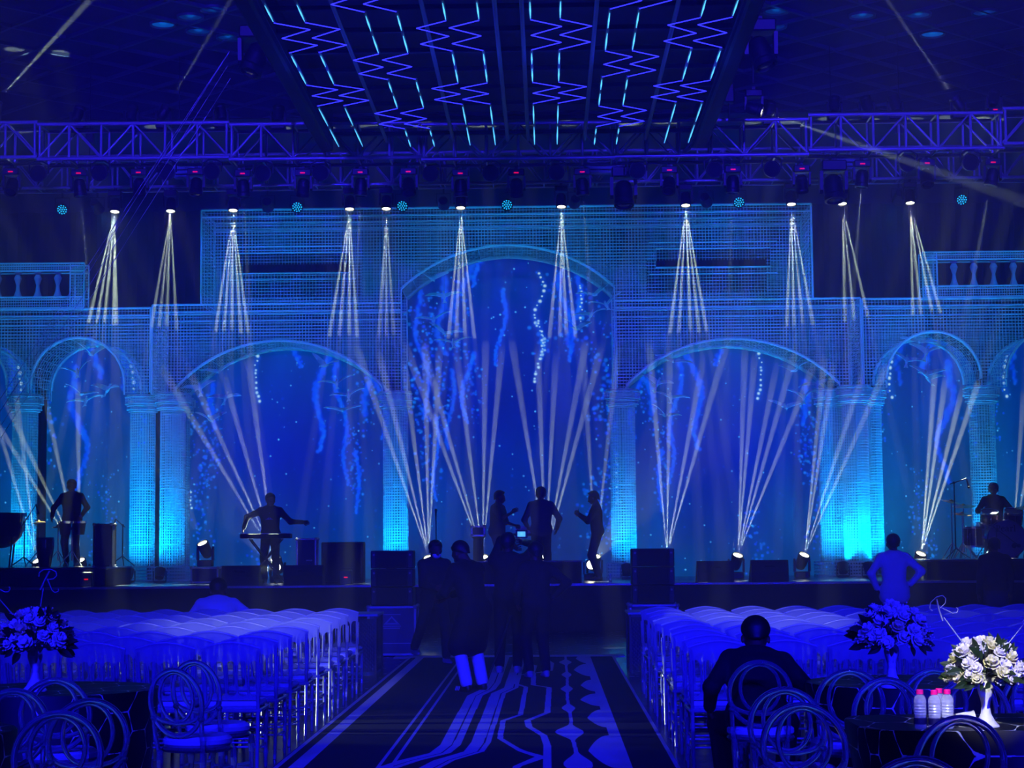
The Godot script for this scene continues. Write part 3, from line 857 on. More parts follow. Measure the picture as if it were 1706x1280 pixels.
# ---------------------------------------------------------------- overhead strip light rig
func led_rig() -> void:
	var Y := 7.6
	var fr := thing("overhead_rig", "dark overhead frame carrying the blue zigzag strip lights", "lighting rig")
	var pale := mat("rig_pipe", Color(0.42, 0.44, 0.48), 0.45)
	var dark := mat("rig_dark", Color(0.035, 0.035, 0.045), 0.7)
	for x in [-3.25, -2.4, -1.38, -0.55, -0.24, 0.62, 1.55, 2.3]:
		var m := MB.new(); m.cyl(Vector3(x, Y + 0.16, -16.0), Vector3(x, Y + 0.16, -28.9), 0.028, 0.028, 8)
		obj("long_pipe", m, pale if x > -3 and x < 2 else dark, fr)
	for i in 14:
		var z := -16.0 - i * 0.98
		var m := MB.new(); m.box(Vector3(-0.47, Y + 0.24, z), Vector3(5.6, 0.06, 0.08), Basis(), 0.01)
		obj("cross_bar", m, dark, fr)
	var bk := MB.new(); bk.box(Vector3(-0.47, Y + 0.62, -22.4), Vector3(5.7, 0.03, 13.0))
	obj("backing_cloth", bk, dark, fr)
	for sx in [-1.0, 1.0]:
		var m := MB.new(); m.box(Vector3(-0.47 + sx * 2.86, Y + 0.33, -22.4), Vector3(0.2, 0.62, 13.2), Basis(), 0.03)
		obj("side_cover", m, dark, fr)
	var hg := MB.new()
	for x in [-3.2, 2.25]: for z in [-17.0, -22.0, -27.0]: hg.cyl(Vector3(x, Y + 0.6, z), Vector3(x, 11.6, z), 0.012, 0.012, 5)
	obj("hanger_cables", hg, dark, fr)
	# strands: straight runs along the aisle direction joined by zigzags
	var long_m := mat("strip_straight", Color(0.1, 0.1, 0.12), 0.4, 0.0, Color(0.30, 0.72, 1.0), 2.2)
	var zig_m := mat("strip_zigzag", Color(0.1, 0.1, 0.12), 0.4, 0.0, Color(0.16, 0.16, 1.0), 3.0)
	var rail := mat("strip_rail", Color(0.35, 0.36, 0.4), 0.4)
	var xs := [-3.09, -2.73, -2.01, -1.65, -1.11, -0.73, -0.14, 0.2, 0.76, 1.09, 1.81, 2.17]
	var dirs := [0.38, 0.37, -0.34, -0.34, -0.36, -0.36, 0.36, 0.37, 0.34, 0.34, -0.36, -0.37]
	var names := ["outermost on the kettledrum side", "second from the kettledrum side", "third from the kettledrum side", "fourth from the kettledrum side", "fifth from the kettledrum side", "just kettledrum side of the middle", "just drum side of the middle", "fifth from the drum side", "fourth from the drum side", "third from the drum side", "second from the drum side", "outermost on the drum side"]
	for k in 12:
		var x: float = xs[k]
		var d: float = dirs[k]
		var alt := k in [2, 3, 8, 9]
		var segs := [[17.6, 19.3, 1], [19.3, 21.2, 0], [21.25, 23.05, 1], [23.05, 24.35, 0], [24.4, 26.0, 1], [26.0, 27.3, 0], [27.35, 28.6, 1]] if alt else [[16.2, 17.6, 0], [17.6, 19.0, 1], [19.0, 20.2, 0], [20.2, 21.6, 1], [21.6, 22.95, 0], [23.0, 24.6, 1], [24.6, 25.8, 0], [25.85, 28.55, 1]]
		if alt: segs[1] = [19.9, 21.2, 0]; segs[0] = [18.3, 19.9, 1]
		else: segs[1] = [17.6, 18.9, 1]; segs[2] = [18.9, 20.0, 0]; segs[3] = [20.0, 21.6, 1]
		var t := thing("led_strand", "zigzag blue strip light strand in the overhead rig, " + names[k], "strip light", Vector3(x, Y, 0), 0.0, "overhead strip light strands")
		for s in segs:
			if s[2] == 1:
				var m := MB.new()
				m.box(Vector3(0, 0.02, -(s[0] + s[1]) * 0.5), Vector3(0.035, 0.02, s[1] - s[0]))
				obj("strip_rail", m, rail, t)
				# two glowing runs on the rail with an unlit gap between them
				var a0: float = s[0] + 0.12
				var a1: float = s[1] - 0.05
				var mid := (a0 + a1) * 0.5
				for q in [[a0, mid - 0.18], [mid + 0.05, a1]]:
					m = MB.new()
					m.cyl(Vector3(0, 0, -q[0]), Vector3(0, 0, -lerpf(q[0], q[1], 0.5)), 0.003, 0.0095, 6)  # taper puts the overexposed glow into the shape of the run
					m.cyl(Vector3(0, 0, -lerpf(q[0], q[1], 0.5)), Vector3(0, 0, -q[1]), 0.0095, 0.003, 6)
					obj("led_run", m, long_m, t)
			else:
				var st: float = (s[1] - s[0]) / 4.0
				var p := [Vector3(0, 0, -s[0]), Vector3(d, 0, -s[0] - st * 0.9), Vector3(0.0, 0, -s[0] - st * 2.0), Vector3(d, 0, -s[0] - st * 3.0), Vector3(0, 0, -s[1])]
				for i in 4:
					var m := MB.new()
					var a: Vector3 = p[i]
					var b: Vector3 = p[i + 1]
					m.tube([a, b], 0.0065, 6)
					obj("led_zigzag", m, zig_m, t)
		var om := OmniLight3D.new()
		om.name = "strand_light"; om.position = Vector3(0, -0.1, -24.0); om.light_energy = 0.12; om.light_color = Color(0.12, 0.2, 1.0)
		om.omni_range = 30.0; om.omni_attenuation = 2.0; om.light_size = 0.3; om.shadow_enabled = true
		t.add_child(om, true)
	# thin pale straight lines from the rig down to the stage end
	var lines := [[Vector3(-4.05, 7.83, -24.0), Vector3(-13.75, 0.9, -39.4)], [Vector3(-4.05, 7.98, -24.3), Vector3(-13.6, 0.9, -39.7)], [Vector3(-4.02, 7.72, -24.0), Vector3(-13.6, 0.9, -40.4)], [Vector3(-4.02, 7.6, -24.2), Vector3(-13.4, 0.9, -40.2)]]
	for i in 4:
		var m := MB.new(); m.cyl(lines[i][0], lines[i][1], 0.0045, 0.0045, 5)
		tag(obj("pale_line", m, mat("line_pale", Color(0.85, 0.85, 0.9), 0.4)), ["topmost", "second highest", "third highest", "lowest"][i] + " thin pale straight line slanting down from the overhead rig", "cable", "thin pale lines")

# ---------------------------------------------------------------- moving head lights
func moving_head(called: String, label: String, at: Vector3, up: float, aim: Vector3, group: String, lens_on: bool, s := 1.0, red := false, prong := []) -> Node3D:
	# at: the mounting point; up = 1 stands on something, -1 hangs
	var t := thing(called, label, "stage light", at, 0.0, group)
	var bp := mat("black_paint")
	var m := MB.new()
	m.box(Vector3(0, up * 0.07, 0) * s, Vector3(0.30, 0.13, 0.24) * s, Basis(), 0.015 * s)
	if up < 0: m.box(Vector3(0, 0.02, 0), Vector3(0.05, 0.07, 0.05))
	obj("base", m, bp, t)
	var c := Vector3(0, up * 0.34, 0) * s
	for sx in [-1.0, 1.0]:
		m = MB.new()
		m.prism(PackedVector2Array([Vector2(-0.07, up * 0.13) * s, Vector2(0.07, up * 0.13) * s, Vector2(0.045, up * 0.36) * s, Vector2(0, up * 0.40) * s, Vector2(-0.045, up * 0.36) * s]), -0.02 * s, 0.02 * s, Transform3D(Basis(Vector3.UP, PI / 2), Vector3(sx * 0.15 * s, 0, 0)))
		obj("yoke_arm", m, bp, t)
	aim = aim.normalized()
	var x := aim.cross(Vector3.UP if absf(aim.y) < 0.95 else Vector3.RIGHT).normalized()
	var X := Transform3D(Basis(x, aim, x.cross(aim)), c)
	m = MB.new()
	m.lathe([Vector2(0.0, -0.17) * s, Vector2(0.07, -0.165) * s, Vector2(0.10, -0.13) * s, Vector2(0.115, -0.04) * s, Vector2(0.115, 0.08) * s, Vector2(0.125, 0.10) * s, Vector2(0.125, 0.16) * s, Vector2(0.10, 0.165) * s, Vector2(0.10, 0.14) * s, Vector2(0.0, 0.14) * s], 16, X)
	obj("lamp_head", m, bp, t)
	m = MB.new()
	m.lathe([Vector2(0.0, 0.155) * s, Vector2(0.07, 0.15) * s, Vector2(0.098, 0.142) * s], 14, X)
	var lm := mat("white_lens", Color(0.3, 0.3, 0.3), 0.2, 0.0, Color(1.0, 0.98, 0.86), 14.0) if lens_on else mat("dark_lens", Color(0.10, 0.10, 0.14), 0.12)
	obj("lens", m, lm, t)
	if red:
		m = MB.new(); m.box(Vector3(0, up * 0.08 * s, 0.123 * s), Vector3(0.09, 0.025, 0.006) * s)
		obj("display", m, mat("red_display", Color(0.1, 0.0, 0.0), 0.4, 0.0, Color(1.0, 0.03, 0.12), 0.8), t)
	for q in prong:
		var d: Vector3 = q[0]
		d = d.normalized()
		spot(t, c + aim * 0.19 * s + d * 0.02, c + aim * 0.19 * s + d * 3.0, q[1], q[2], WARM, 0.01, 0.5)
	return t

func beam_lights() -> void:
	# hung beams on the rear truss: x, mount y, list of sideways slopes
	var hung := [
		[-8.44, [-0.23, -0.15, -0.08, 0.0, 0.03], 1.0], [-7.34, [-0.16, -0.09, -0.02, 0.06], 0.55], [-6.11, [-0.14, -0.07, 0.0, 0.07, 0.13], 0.75], [-3.82, [-0.16, -0.08, 0.0, 0.06], 0.7], [-3.10, [-0.06, 0.0, 0.06], 0.4],
		[-1.64, [-0.10, -0.04, 0.03, 0.10], 0.6], [0.33, [-0.10, -0.02, 0.03, 0.10], 0.6], [2.76, [-0.14, -0.07, 0.02, 0.09, 0.15], 0.75], [4.82, [-0.06, 0.0, 0.07, 0.16], 0.7], [5.81, [0.0, 0.08, 0.2], 0.6], [7.13, [0.0, 0.07, 0.17, 0.25], 0.7]]
	var where := ["over the hand drummer's arch", "over the paired columns", "over the keyboard arch, outer end", "over the keyboard arch, inner end", "beside the central arch, keyboard side", "over the central arch, keyboard side", "over the central arch, drum side", "over the drum side wide arch, inner end", "over the drum side wide arch, outer end", "over the trio of columns", "over the narrow arch by the drums"]
	for i in hung.size():
		var q = hung[i]
		var pr := []
		var k := 0
		for sl in q[1]:
			pr.append([Vector3(sl, -1.0, 0.012 * (k % 3)), 1.15, BEAM * 1.5 * q[2]])
			k += 1
		pr.append([Vector3(0.012 * (i % 4) - 0.02, -1.0, 0.188 + 0.006 * (i % 3)), 0.8, BEAM * 0.9])   # one more beam, down to the stage edge
		moving_head("beam_light", "hanging beam light fanning white beams " + where[i], Vector3(q[0], 8.60, -37.2), -1.0, Vector3(0, -1, 0.25), "hanging beam lights", true, 0.85, false, pr)
	# floor beams: x, lens height, slopes (dx per metre up), strength
	var fl := [
		[-10.36, [-0.14, -0.3], 0.8, "by the kettledrum legs"], [-9.50, [-0.62, -0.48, -0.22, -0.02], 0.9, "behind the hand drummer"], [-6.80, [-0.62, -0.5, -0.38, -0.3], 0.8, "on the small road case beside the bright columns"], [-5.50, [-0.60, -0.46, -0.28, -0.14], 0.9, "behind the keyboard player"],
		[-2.40, [-0.34, -0.24, -0.12, -0.01, 0.06], 1.0, "beside the speaker stack, keyboard side"], [-1.30, [-0.36, -0.28, -0.12, 0.02, 0.10], 0.9, "behind the person in the loose shirt"], [-0.05, [-0.15, -0.03, 0.06, 0.20, 0.28], 0.9, "behind the tallest person on stage"], [0.95, [-0.05, 0.12], 0.6, "behind the person facing the desk"],
		[2.38, [-0.07, 0.03, 0.20, 0.30], 1.0, "behind the speaker stack, drum side"], [3.82, [0.05, 0.10, 0.22, 0.30, 0.42], 0.9, "in the wide arch beside the two monitors"], [5.15, [0.12, 0.17, 0.34, 0.46], 0.9, "just before the trio of columns"], [7.51, [0.10, 0.16, 0.27, 0.36], 1.7, "beside the cymbal stands, brightest"], [9.35, [0.1, 0.2], 0.8, "behind the drum kit"]]
	for q in fl:
		var pr := []
		var k := 0
		for sl in q[1]:
			pr.append([Vector3(sl, 1.0, 0.015 * (k % 3)), 1.3, BEAM * 0.7 * q[2]])
			k += 1
		var aim := Vector3(q[1][q[1].size() / 2], 1.0, 0.55)
		moving_head("beam_light", "floor beam light fanning upward " + q[3], Vector3(q[0], STAGE + (0.33 if "road case" in q[3] else 0.0), -38.2 if "road case" in q[3] else -39.2), 1.0, aim, "floor beam lights", true, 1.0, false, pr)
	# three lit heads that face the hall; an added spot whitens the truss underside
	for q in [[-5.42, -38.6, "by the keyboard player's legs", -0.06], [-3.84, -38.7, "beside the big black cabinet", -0.02], [0.86, -38.8, "by the legs of the person facing the desk", 0.08]]:
		moving_head("beam_light", "lit floor light facing the hall " + q[2], Vector3(q[0], STAGE, q[1]), 1.0, Vector3(q[3], 0.02, 1.0), "floor lights facing the hall", true, 0.9, false, [[Vector3(q[3], -0.025, 1.0), 4.0, 30.0], [Vector3(q[3] * 6.0, 0.72, 0.95), 14.0, 45.0]])
	# unseen low light added beside the chair block to throw bands across the runner
	moving_head("beam_light", "added low white light shining across the floor between the chair rows", Vector3(-9.6, 0, -17.4), 1.0, Vector3(1.0, -0.03, 0.0), "added low floor light", true, 0.8, false, [[Vector3(1.0, -0.035, 0.02), 13.0, 90.0]])

func rig_fixtures() -> void:
	# round wash lights facing the hall under the front truss
	var w := [-7.87, -6.91, -5.87, -5.16, -4.37, -3.47, -1.76, -0.83, 0.19, 1.44, 2.63, 3.52, 5.61, 6.58]
	var bp := mat("black_paint")
	for i in w.size():
		var x: float = w[i]
		var lift := lift_at(x)
		var t := thing("wash_light", "unlit round wash light under the front truss, %s from the kettledrum end" % ORD[i], "stage light", Vector3(x, 7.53 + lift, -29.4), 0.0, "round wash lights on the front truss")
		var m := MB.new()
		m.lathe([Vector2(0, -0.16), Vector2(0.09, -0.15), Vector2(0.12, -0.08), Vector2(0.13, 0.0), Vector2(0.13, 0.05), Vector2(0.115, 0.055), Vector2(0.115, 0.03), Vector2(0, 0.03)], 18, Transform3D(Basis(Vector3.RIGHT, PI / 2 + 0.12), Vector3(0, -0.20, 0.0)))
		obj("lamp_head", m, bp, t)
		m = MB.new()
		m.lathe([Vector2(0, 0.04), Vector2(0.112, 0.034)], 18, Transform3D(Basis(Vector3.RIGHT, PI / 2 + 0.12), Vector3(0, -0.20, 0.0)))
		obj("lens", m, mat("wash_glass", Color(0.03, 0.03, 0.07), 0.85), t)
		m = MB.new()
		m.tube([Vector3(-0.15, -0.20, 0), Vector3(-0.15, -0.06, 0), Vector3(-0.06, -0.01, 0), Vector3(0.06, -0.01, 0), Vector3(0.15, -0.06, 0), Vector3(0.15, -0.20, 0)], 0.014, 6)
		obj("yoke", m, bp, t)
	var h := [-8.44, -7.36, -6.41, -5.51, -4.76, -3.81, -2.9, -2.14, -1.32, -0.44, 0.6, 1.97, 2.97, 4.05, 5.0, 6.01, 7.04]
	var soft := {1: [0.10, -1.0, 0.0, 1.8, 0.4], 4: [0.05, -1.0, 0.0, 1.8, 0.4], 6: [-0.04, -1.0, 0.0, 1.8, 0.4], 8: [0.03, -1.0, 0.0, 1.8, 0.4], 10: [0.06, -1.0, 0.0, 1.8, 0.4], 12: [-0.05, -1.0, 0.0, 1.8, 0.4], 14: [-0.10, -1.0, 0.0, 2.0, 0.4], 16: [-0.22, -1.0, 0.0, 2.2, 0.4]}   # heads that send a soft shaft of light down: direction, half angle, strength
	for i in h.size():
		var x: float = h[i]
		var lift := lift_at(x)
		var pr := []
		var aim := Vector3(0.1 * sin(i * 2.1), -0.8, 0.5 * cos(i * 1.7))
		if soft.has(i):
			aim = Vector3(soft[i][0], soft[i][1], soft[i][2])
			pr = [[aim, soft[i][3], BEAM * soft[i][4]]]
		moving_head("moving_head", "moving head hung on the front truss, %s from the kettledrum end" % ORD[i], Vector3(x, 7.49 + lift, -29.95), -1.0, aim, "moving heads under the front truss", false, 0.85, true, pr)
	moving_head("moving_head", "large unlit moving head hanging low beside the centre line", Vector3(1.25, 7.49 + lift_at(1.25), -29.95), -1.0, Vector3(0, -1, 0.3), "moving heads under the front truss", false, 1.25)
	moving_head("moving_head", "large lit moving head hanging low by the trio of columns", Vector3(4.55, 7.49 + lift_at(4.55), -29.95), -1.0, Vector3(0.05, -1, 0.25), "moving heads under the front truss", false, 1.3)
	var tp := [-8.6, -7.4, -6.55, -6.04, -5.12, -4.21, 3.57, 4.59, 5.1, 5.55, 6.54, 7.1]
	for i in tp.size():
		var x: float = tp[i]
		var lift := lift_at(x)
		var pr := [[Vector3(0.67, 0.74, 0.0), 1.7, BEAM * 2.0]] if i == 0 else [[Vector3(0.5, 0.8, 0.1), 1.2, BEAM * 0.8]] if i == 3 else [[Vector3(-0.55, 0.8, 0.1), 1.2, BEAM * 0.9]] if i == 10 else []
		moving_head("moving_head", "moving head standing on the front truss, %s from the kettledrum end" % ORD[i], Vector3(x, 8.137 + lift, -29.95 if i != 0 else -29.4), 1.0, pr[0][0] if pr else Vector3(0.2 * sin(i * 1.3), 0.9, -0.3), "moving heads on top of the front truss", false, 0.75, true, pr)
	# side lights hung beside the overhead rig
	for q in [[-3.72, 7.75, -24.3, "beside the overhead rig, kettledrum side", false], [2.80, 7.75, -24.3, "beside the overhead rig, drum side", false]]:
		var t := moving_head("moving_head", "dark moving head hung " + q[3], Vector3(q[0], q[1] + 0.55, q[2]), -1.0, Vector3(0.3 * signf(q[0]), -0.9, 0.2), "moving heads beside the overhead rig", false, 1.25)
		var m := MB.new(); m.cyl(Vector3(0, 0.1, 0), Vector3(0, 11.6 - q[1] - 0.55, 0), 0.02, 0.02, 6)
		obj("drop_pipe", m, mat("black_paint"), t)
	var lt := moving_head("beam_light", "small lit beam light at the rig corner shining down to the drum side", Vector3(3.05, 8.15, -27.5), -1.0, Vector3(1.0, -0.35, 0.2), "moving heads beside the overhead rig", true, 0.8, false, [[Vector3(1.0, -0.42, 0.2), 1.6, BEAM * 1.2]])
	var dp := MB.new(); dp.cyl(Vector3(0, 0.1, 0), Vector3(0, 3.45, 0), 0.02, 0.02, 6)
	obj("drop_pipe", dp, bp, lt)
	# cyan par cans with round clusters of diodes, on the rear truss
	var par := [[-9.6, "over the kettledrum side balustrade"], [-4.91, "over the keyboard arch"], [-2.82, "beside the central arch, keyboard side"], [-0.74, "over the top of the central arch"], [1.66, "beside the central arch, drum side"], [3.85, "over the drum side wide arch"], [8.24, "over the drum side balustrade"]]
	var led := MB.new()
	for ring in [[0.0, 1], [0.045, 6], [0.085, 11]]:
		for k in ring[1]:
			var a: float = TAU * k / ring[1]
			led.ell(Vector3(cos(a) * ring[0], 0.0, sin(a) * ring[0]), Vector3(0.014, 0.01, 0.014), Basis(), 6, 4)
	var ledm := led.mesh()
	for i in par.size():
		var q = par[i]
		var t := thing("par_light", "cyan par light with a round diode cluster " + q[1], "stage light", Vector3(q[0], 8.604, -37.65), 0.0, "cyan par lights on the rear truss")
		var d := Vector3(0.0, -0.45, 1.0).normalized()
		var X := Transform3D(Basis(Vector3.RIGHT, atan2(1.0, -0.45)), Vector3(0, -0.28, 0))
		var m := MB.new()
		m.lathe([Vector2(0, -0.2), Vector2(0.08, -0.19), Vector2(0.115, -0.05), Vector2(0.12, 0.04), Vector2(0.105, 0.04), Vector2(0.105, 0.0), Vector2(0, 0.0)], 18, X)
		obj("can", m, bp, t)
		obj("diode_cluster", ledm, mat("cyan_diode", Color(0.05, 0.1, 0.1), 0.3, 0.0, Color(0.1, 0.75, 1.0), 2.0), t, X * Transform3D(Basis(), Vector3(0, 0.012, 0)))
		m = MB.new()
		m.tube([Vector3(-0.14, -0.28, 0), Vector3(-0.14, -0.05, 0), Vector3(0.14, -0.05, 0), Vector3(0.14, -0.28, 0)], 0.012, 6)
		m.cyl(Vector3(0, -0.05, 0), Vector3(0, 0.05, 0), 0.02, 0.02, 6)
		obj("yoke", m, bp, t)
	# cyan facade washes, standing on the stage edge and on the truss: they light the wire mesh from the front
	var fw := [[-11.8, Vector3(-11.0, 6.0, ZF)], [-8.9, Vector3(-8.0, 6.6, ZF)], [-5.5, Vector3(-5.6, 7.4, ZF)], [-2.0, Vector3(-2.0, 7.8, ZF)], [0.6, Vector3(0.4, 7.8, ZF)], [3.2, Vector3(4.0, 7.4, ZF)], [7.0, Vector3(6.8, 6.6, ZF)], [10.4, Vector3(9.6, 6.0, ZF)]]
	var fwn := ["at the kettledrum end", "by the paired columns", "by the keyboard arch", "beside the central arch, keyboard side", "beside the central arch, drum side", "by the drum side wide arch", "by the trio of columns", "at the drum end"]
	for i in fw.size():
		var at := Vector3(fw[i][0], 8.604, -37.65)
		var t := thing("wash_light", "cyan facade wash light on the rear truss " + fwn[i], "stage light", at, 0.0, "cyan facade washes")
		var c := Vector3(0, -0.24, 0)
		var d: Vector3 = (fw[i][1] - at - c).normalized()
		var m := MB.new(); m.cyl(c - d * 0.16, c + d * 0.1, 0.09, 0.12, 14)
		obj("can", m, bp, t)
		m = MB.new(); m.cyl(c + d * 0.101, c + d * 0.108, 0.1, 0.1, 14)
		obj("lens", m, mat("cyan_lens"), t)
		m = MB.new()
		m.tube([Vector3(-0.14, -0.24, 0), Vector3(-0.14, -0.05, 0), Vector3(0.14, -0.05, 0), Vector3(0.14, -0.24, 0)], 0.012, 6)
		m.cyl(Vector3(0, -0.05, 0), Vector3(0, 0.05, 0), 0.02, 0.02, 6)
		obj("yoke", m, bp, t)
		spot(t, c + d * 0.14, c + d * 3.0, 52.0, 6.5, Color(0.0, 0.62, 1.0), 0.1, 1.0)

# ---------------------------------------------------------------- gear on and before the stage
func road_case(t: Node3D, c: Vector3, s: Vector3, fill: String, edge: String) -> void:
	var m := MB.new(); m.box(c, s, Basis(), 0.01)
	obj("panel_body", m, mat(fill), t)
	var e := MB.new()
	var w := 0.035
	for y in [-1.0, 1.0]: for z in [-1.0, 1.0]:
		e.box(c + Vector3(0, y * s.y * 0.5, z * s.z * 0.5), Vector3(s.x + w, w, w), Basis(), 0.006)
		e.box(c + Vector3(y * s.x * 0.5, 0, z * s.z * 0.5), Vector3(w, s.y + w, w), Basis(), 0.006)
		e.box(c + Vector3(y * s.x * 0.5, z * s.y * 0.5, 0), Vector3(w, w, s.z + w), Basis(), 0.006)
	obj("edge_profile", e, mat(edge), t)
	e = MB.new()
	for x in [-1.0, 1.0]: for y in [-1.0, 1.0]: for z in [-1.0, 1.0]:
		e.ell(c + Vector3(x * s.x, y * s.y, z * s.z) * 0.5, Vector3.ONE * 0.035, Basis(), 8, 6)
	obj("ball_corners", e, mat("steel"), t)

func stage_gear() -> void:
	mat("case_panel", Color(0.05, 0.05, 0.08), 0.55)
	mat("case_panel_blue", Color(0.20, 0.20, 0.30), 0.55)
	mat("case_edge", Color(0.62, 0.62, 0.66), 0.35, 0.3)
	mat("speaker_paint", Color(0.02, 0.02, 0.025), 0.75)
	mat("grille_cloth", Color(0.012, 0.012, 0.014), 0.9)
	# monitor wedges along the stage edge, their backs to the hall
	for q in [[-5.75, 0.70, 0.37, "by the keyboard player, outer one"], [-4.57, 0.72, 0.37, "by the keyboard player, inner one"], [3.12, 0.68, 0.39, "before the drum side wide arch, inner one"], [4.13, 0.69, 0.40, "before the drum side wide arch, outer one"]]:
		var t := thing("monitor_wedge", "black stage monitor wedge on the stage edge " + q[3], "speaker", Vector3(q[0], STAGE, -36.2), 0.0, "stage monitors")
		var m := MB.new()
		m.prism(PackedVector2Array([Vector2(-0.30, 0), Vector2(0.24, 0), Vector2(0.26, q[2] * 0.45), Vector2(0.20, q[2]), Vector2(0.06, q[2])]), -q[1] * 0.5, q[1] * 0.5, Transform3D(Basis(Vector3.UP, -PI / 2), Vector3.ZERO))
		obj("cabinet", m, mat("speaker_paint"), t)
		m = MB.new()
		m.box(Vector3(0, q[2] * 0.74, 0.245), Vector3(0.2, 0.05, 0.02), Basis(Vector3.RIGHT, -0.27), 0.008)
		obj("handle", m, mat("grille_cloth"), t)
		m = MB.new()
		m.box(Vector3(0, q[2] * 0.5 + 0.01, -0.125), Vector3(q[1] * 0.92, 0.012, 0.44), Basis(Vector3.RIGHT, -atan2(q[2], 0.36)), 0.004)
		obj("grille", m, mat("grille_cloth"), t)
	var t := thing("road_case", "small black road case with bright edges under a tilted beam light", "case", Vector3(-6.78, STAGE, -38.2))
	road_case(t, Vector3(0, 0.17, 0), Vector3(0.52, 0.28, 0.4), "case_panel", "case_edge")
	t = thing("road_case", "upright black road case with bright edges beside the keyboard", "case", Vector3(-4.68, STAGE, -37.5))
	road_case(t, Vector3(0, 0.44, 0), Vector3(0.36, 0.84, 0.4), "case_panel", "case_edge")
	var m := MB.new(); m.box(Vector3(0.06, 0.45, 0.215), Vector3(0.12, 0.03, 0.02), Basis(), 0.006)
	obj("handle", m, mat("steel"), t)
	t = thing("bass_cabinet", "wide black bass speaker cabinet beside the upright road case", "speaker", Vector3(-4.02, STAGE, -37.9))
	m = MB.new(); m.box(Vector3(0, 0.4, 0), Vector3(0.82, 0.8, 0.5), Basis(), 0.015); obj("cabinet", m, mat("speaker_paint"), t)
	m = MB.new(); m.box(Vector3(0, 0.4, 0.255), Vector3(0.74, 0.7, 0.015), Basis(), 0.005); obj("grille", m, mat("grille_cloth"), t)
	for q in [[-3.78, -36.05, "on the stage edge by the inner monitor wedge"], [-8.62, -35.95, "on the stage edge below the tall cabinet"]]:
		t = thing("effect_light", "small boxy effect light with red display " + q[2], "stage light", Vector3(q[0], STAGE, q[1]), 0.0, "small effect lights")
		m = MB.new(); m.box(Vector3(0, 0.14, 0), Vector3(0.24, 0.28, 0.22), Basis(), 0.02); obj("case", m, mat("black_paint"), t)
		m = MB.new(); m.tube([Vector3(-0.13, 0.12, 0), Vector3(-0.13, 0.31, 0), Vector3(0.13, 0.31, 0), Vector3(0.13, 0.12, 0)], 0.01, 6); obj("yoke", m, mat("black_paint"), t)
		m = MB.new(); m.box(Vector3(0.01, 0.14, 0.113), Vector3(0.07, 0.025, 0.006)); obj("display", m, mat("red_display"), t)
	t = thing("stage_riser", "black riser block at the middle of the stage edge", "riser", Vector3(-0.42, STAGE, -36.5))
	m = MB.new(); m.box(Vector3(0, 0.2, 0), Vector3(2.1, 0.4, 0.95), Basis(), 0.01); obj("block", m, mat("skirt_cloth"), t)
	m = MB.new(); m.box(Vector3(0, 0.405, 0), Vector3(2.14, 0.03, 0.98), Basis(), 0.006); obj("top_board", m, mat("stage_deck"), t)
	t = thing("pedestal", "narrow dark pedestal behind the central riser", "pedestal", Vector3(-1.34, STAGE, -37.3))
	m = MB.new(); m.lathe([Vector2(0.16, 0), Vector2(0.16, 0.03), Vector2(0.11, 0.06), Vector2(0.10, 0.84), Vector2(0.13, 0.88), Vector2(0.0, 0.89)], 4); obj("stem", m, mat("speaker_paint"), t)
	t = thing("road_case", "small bright edged case standing on the narrow pedestal", "case", Vector3(-1.34, STAGE + 0.89, -37.3))
	road_case(t, Vector3(0, 0.10, 0), Vector3(0.24, 0.17, 0.24), "case_panel", "case_edge")
	t = thing("mixing_desk", "dark desk between the people at centre stage", "desk", Vector3(-0.42, STAGE, -38.65))
	m = MB.new(); m.box(Vector3(0, 0.92, 0), Vector3(0.7, 0.05, 0.5), Basis(), 0.01); obj("desk_top", m, mat("case_panel"), t)
	for x in [-0.3, 0.3]: for z in [-0.2, 0.2]:
		m = MB.new(); m.cyl(Vector3(x, 0, z), Vector3(x, 0.9, z), 0.02, 0.02, 8); obj("leg", m, mat("black_paint"), t)
	t = thing("mixer", "small mixer console with bright edge on the stage desk", "mixer", Vector3(-0.40, STAGE + 0.945, -38.62))
	m = MB.new(); m.prism(PackedVector2Array([Vector2(-0.18, 0), Vector2(0.18, 0), Vector2(0.18, 0.05), Vector2(-0.18, 0.14)]), -0.24, 0.24, Transform3D(Basis(Vector3.UP, PI / 2), Vector3.ZERO)); obj("body", m, mat("case_edge"), t)
	m = MB.new()
	for i in 7: m.box(Vector3(-0.18 + i * 0.06, 0.105, 0.02), Vector3(0.014, 0.012, 0.2), Basis(Vector3.RIGHT, -0.24))
	obj("fader", m, mat("black_paint"), t)
	# keyboard on its stand
	t = thing("keyboard_stand", "black crossed keyboard stand in front of the keyboard player", "stand", Vector3(-5.46, STAGE, -37.3))
	for z in [-0.12, 0.12]:
		for sx in [-1.0, 1.0]:
			m = MB.new(); m.cyl(Vector3(-0.36 * sx, 0.02, z), Vector3(0.30 * sx, 0.86, z), 0.015, 0.015, 6); obj("leg", m, mat("black_paint"), t)
	for q in [[-0.36, 0.02], [0.36, 0.02], [-0.30, 0.86], [0.30, 0.86]]:
		m = MB.new(); m.cyl(Vector3(q[0], q[1], -0.17), Vector3(q[0], q[1], 0.17), 0.018, 0.018, 6); obj("cross_bar", m, mat("black_paint"), t)
	t = thing("keyboard", "long black electronic keyboard on crossed stand", "keyboard", Vector3(-5.46, STAGE + 0.88, -37.3))
	m = MB.new(); m.box(Vector3(0, 0.045, 0), Vector3(0.98, 0.09, 0.30), Basis(), 0.012); obj("case", m, mat("speaker_paint"), t)
	m = MB.new()
	for i in 36: m.box(Vector3(-0.46 + i * 0.0262, 0.095, -0.06), Vector3(0.023, 0.012, 0.13))
	obj("white_keys", m, mat("key_white", Color(0.8, 0.8, 0.78), 0.4), t).set_meta("kind", "stuff")
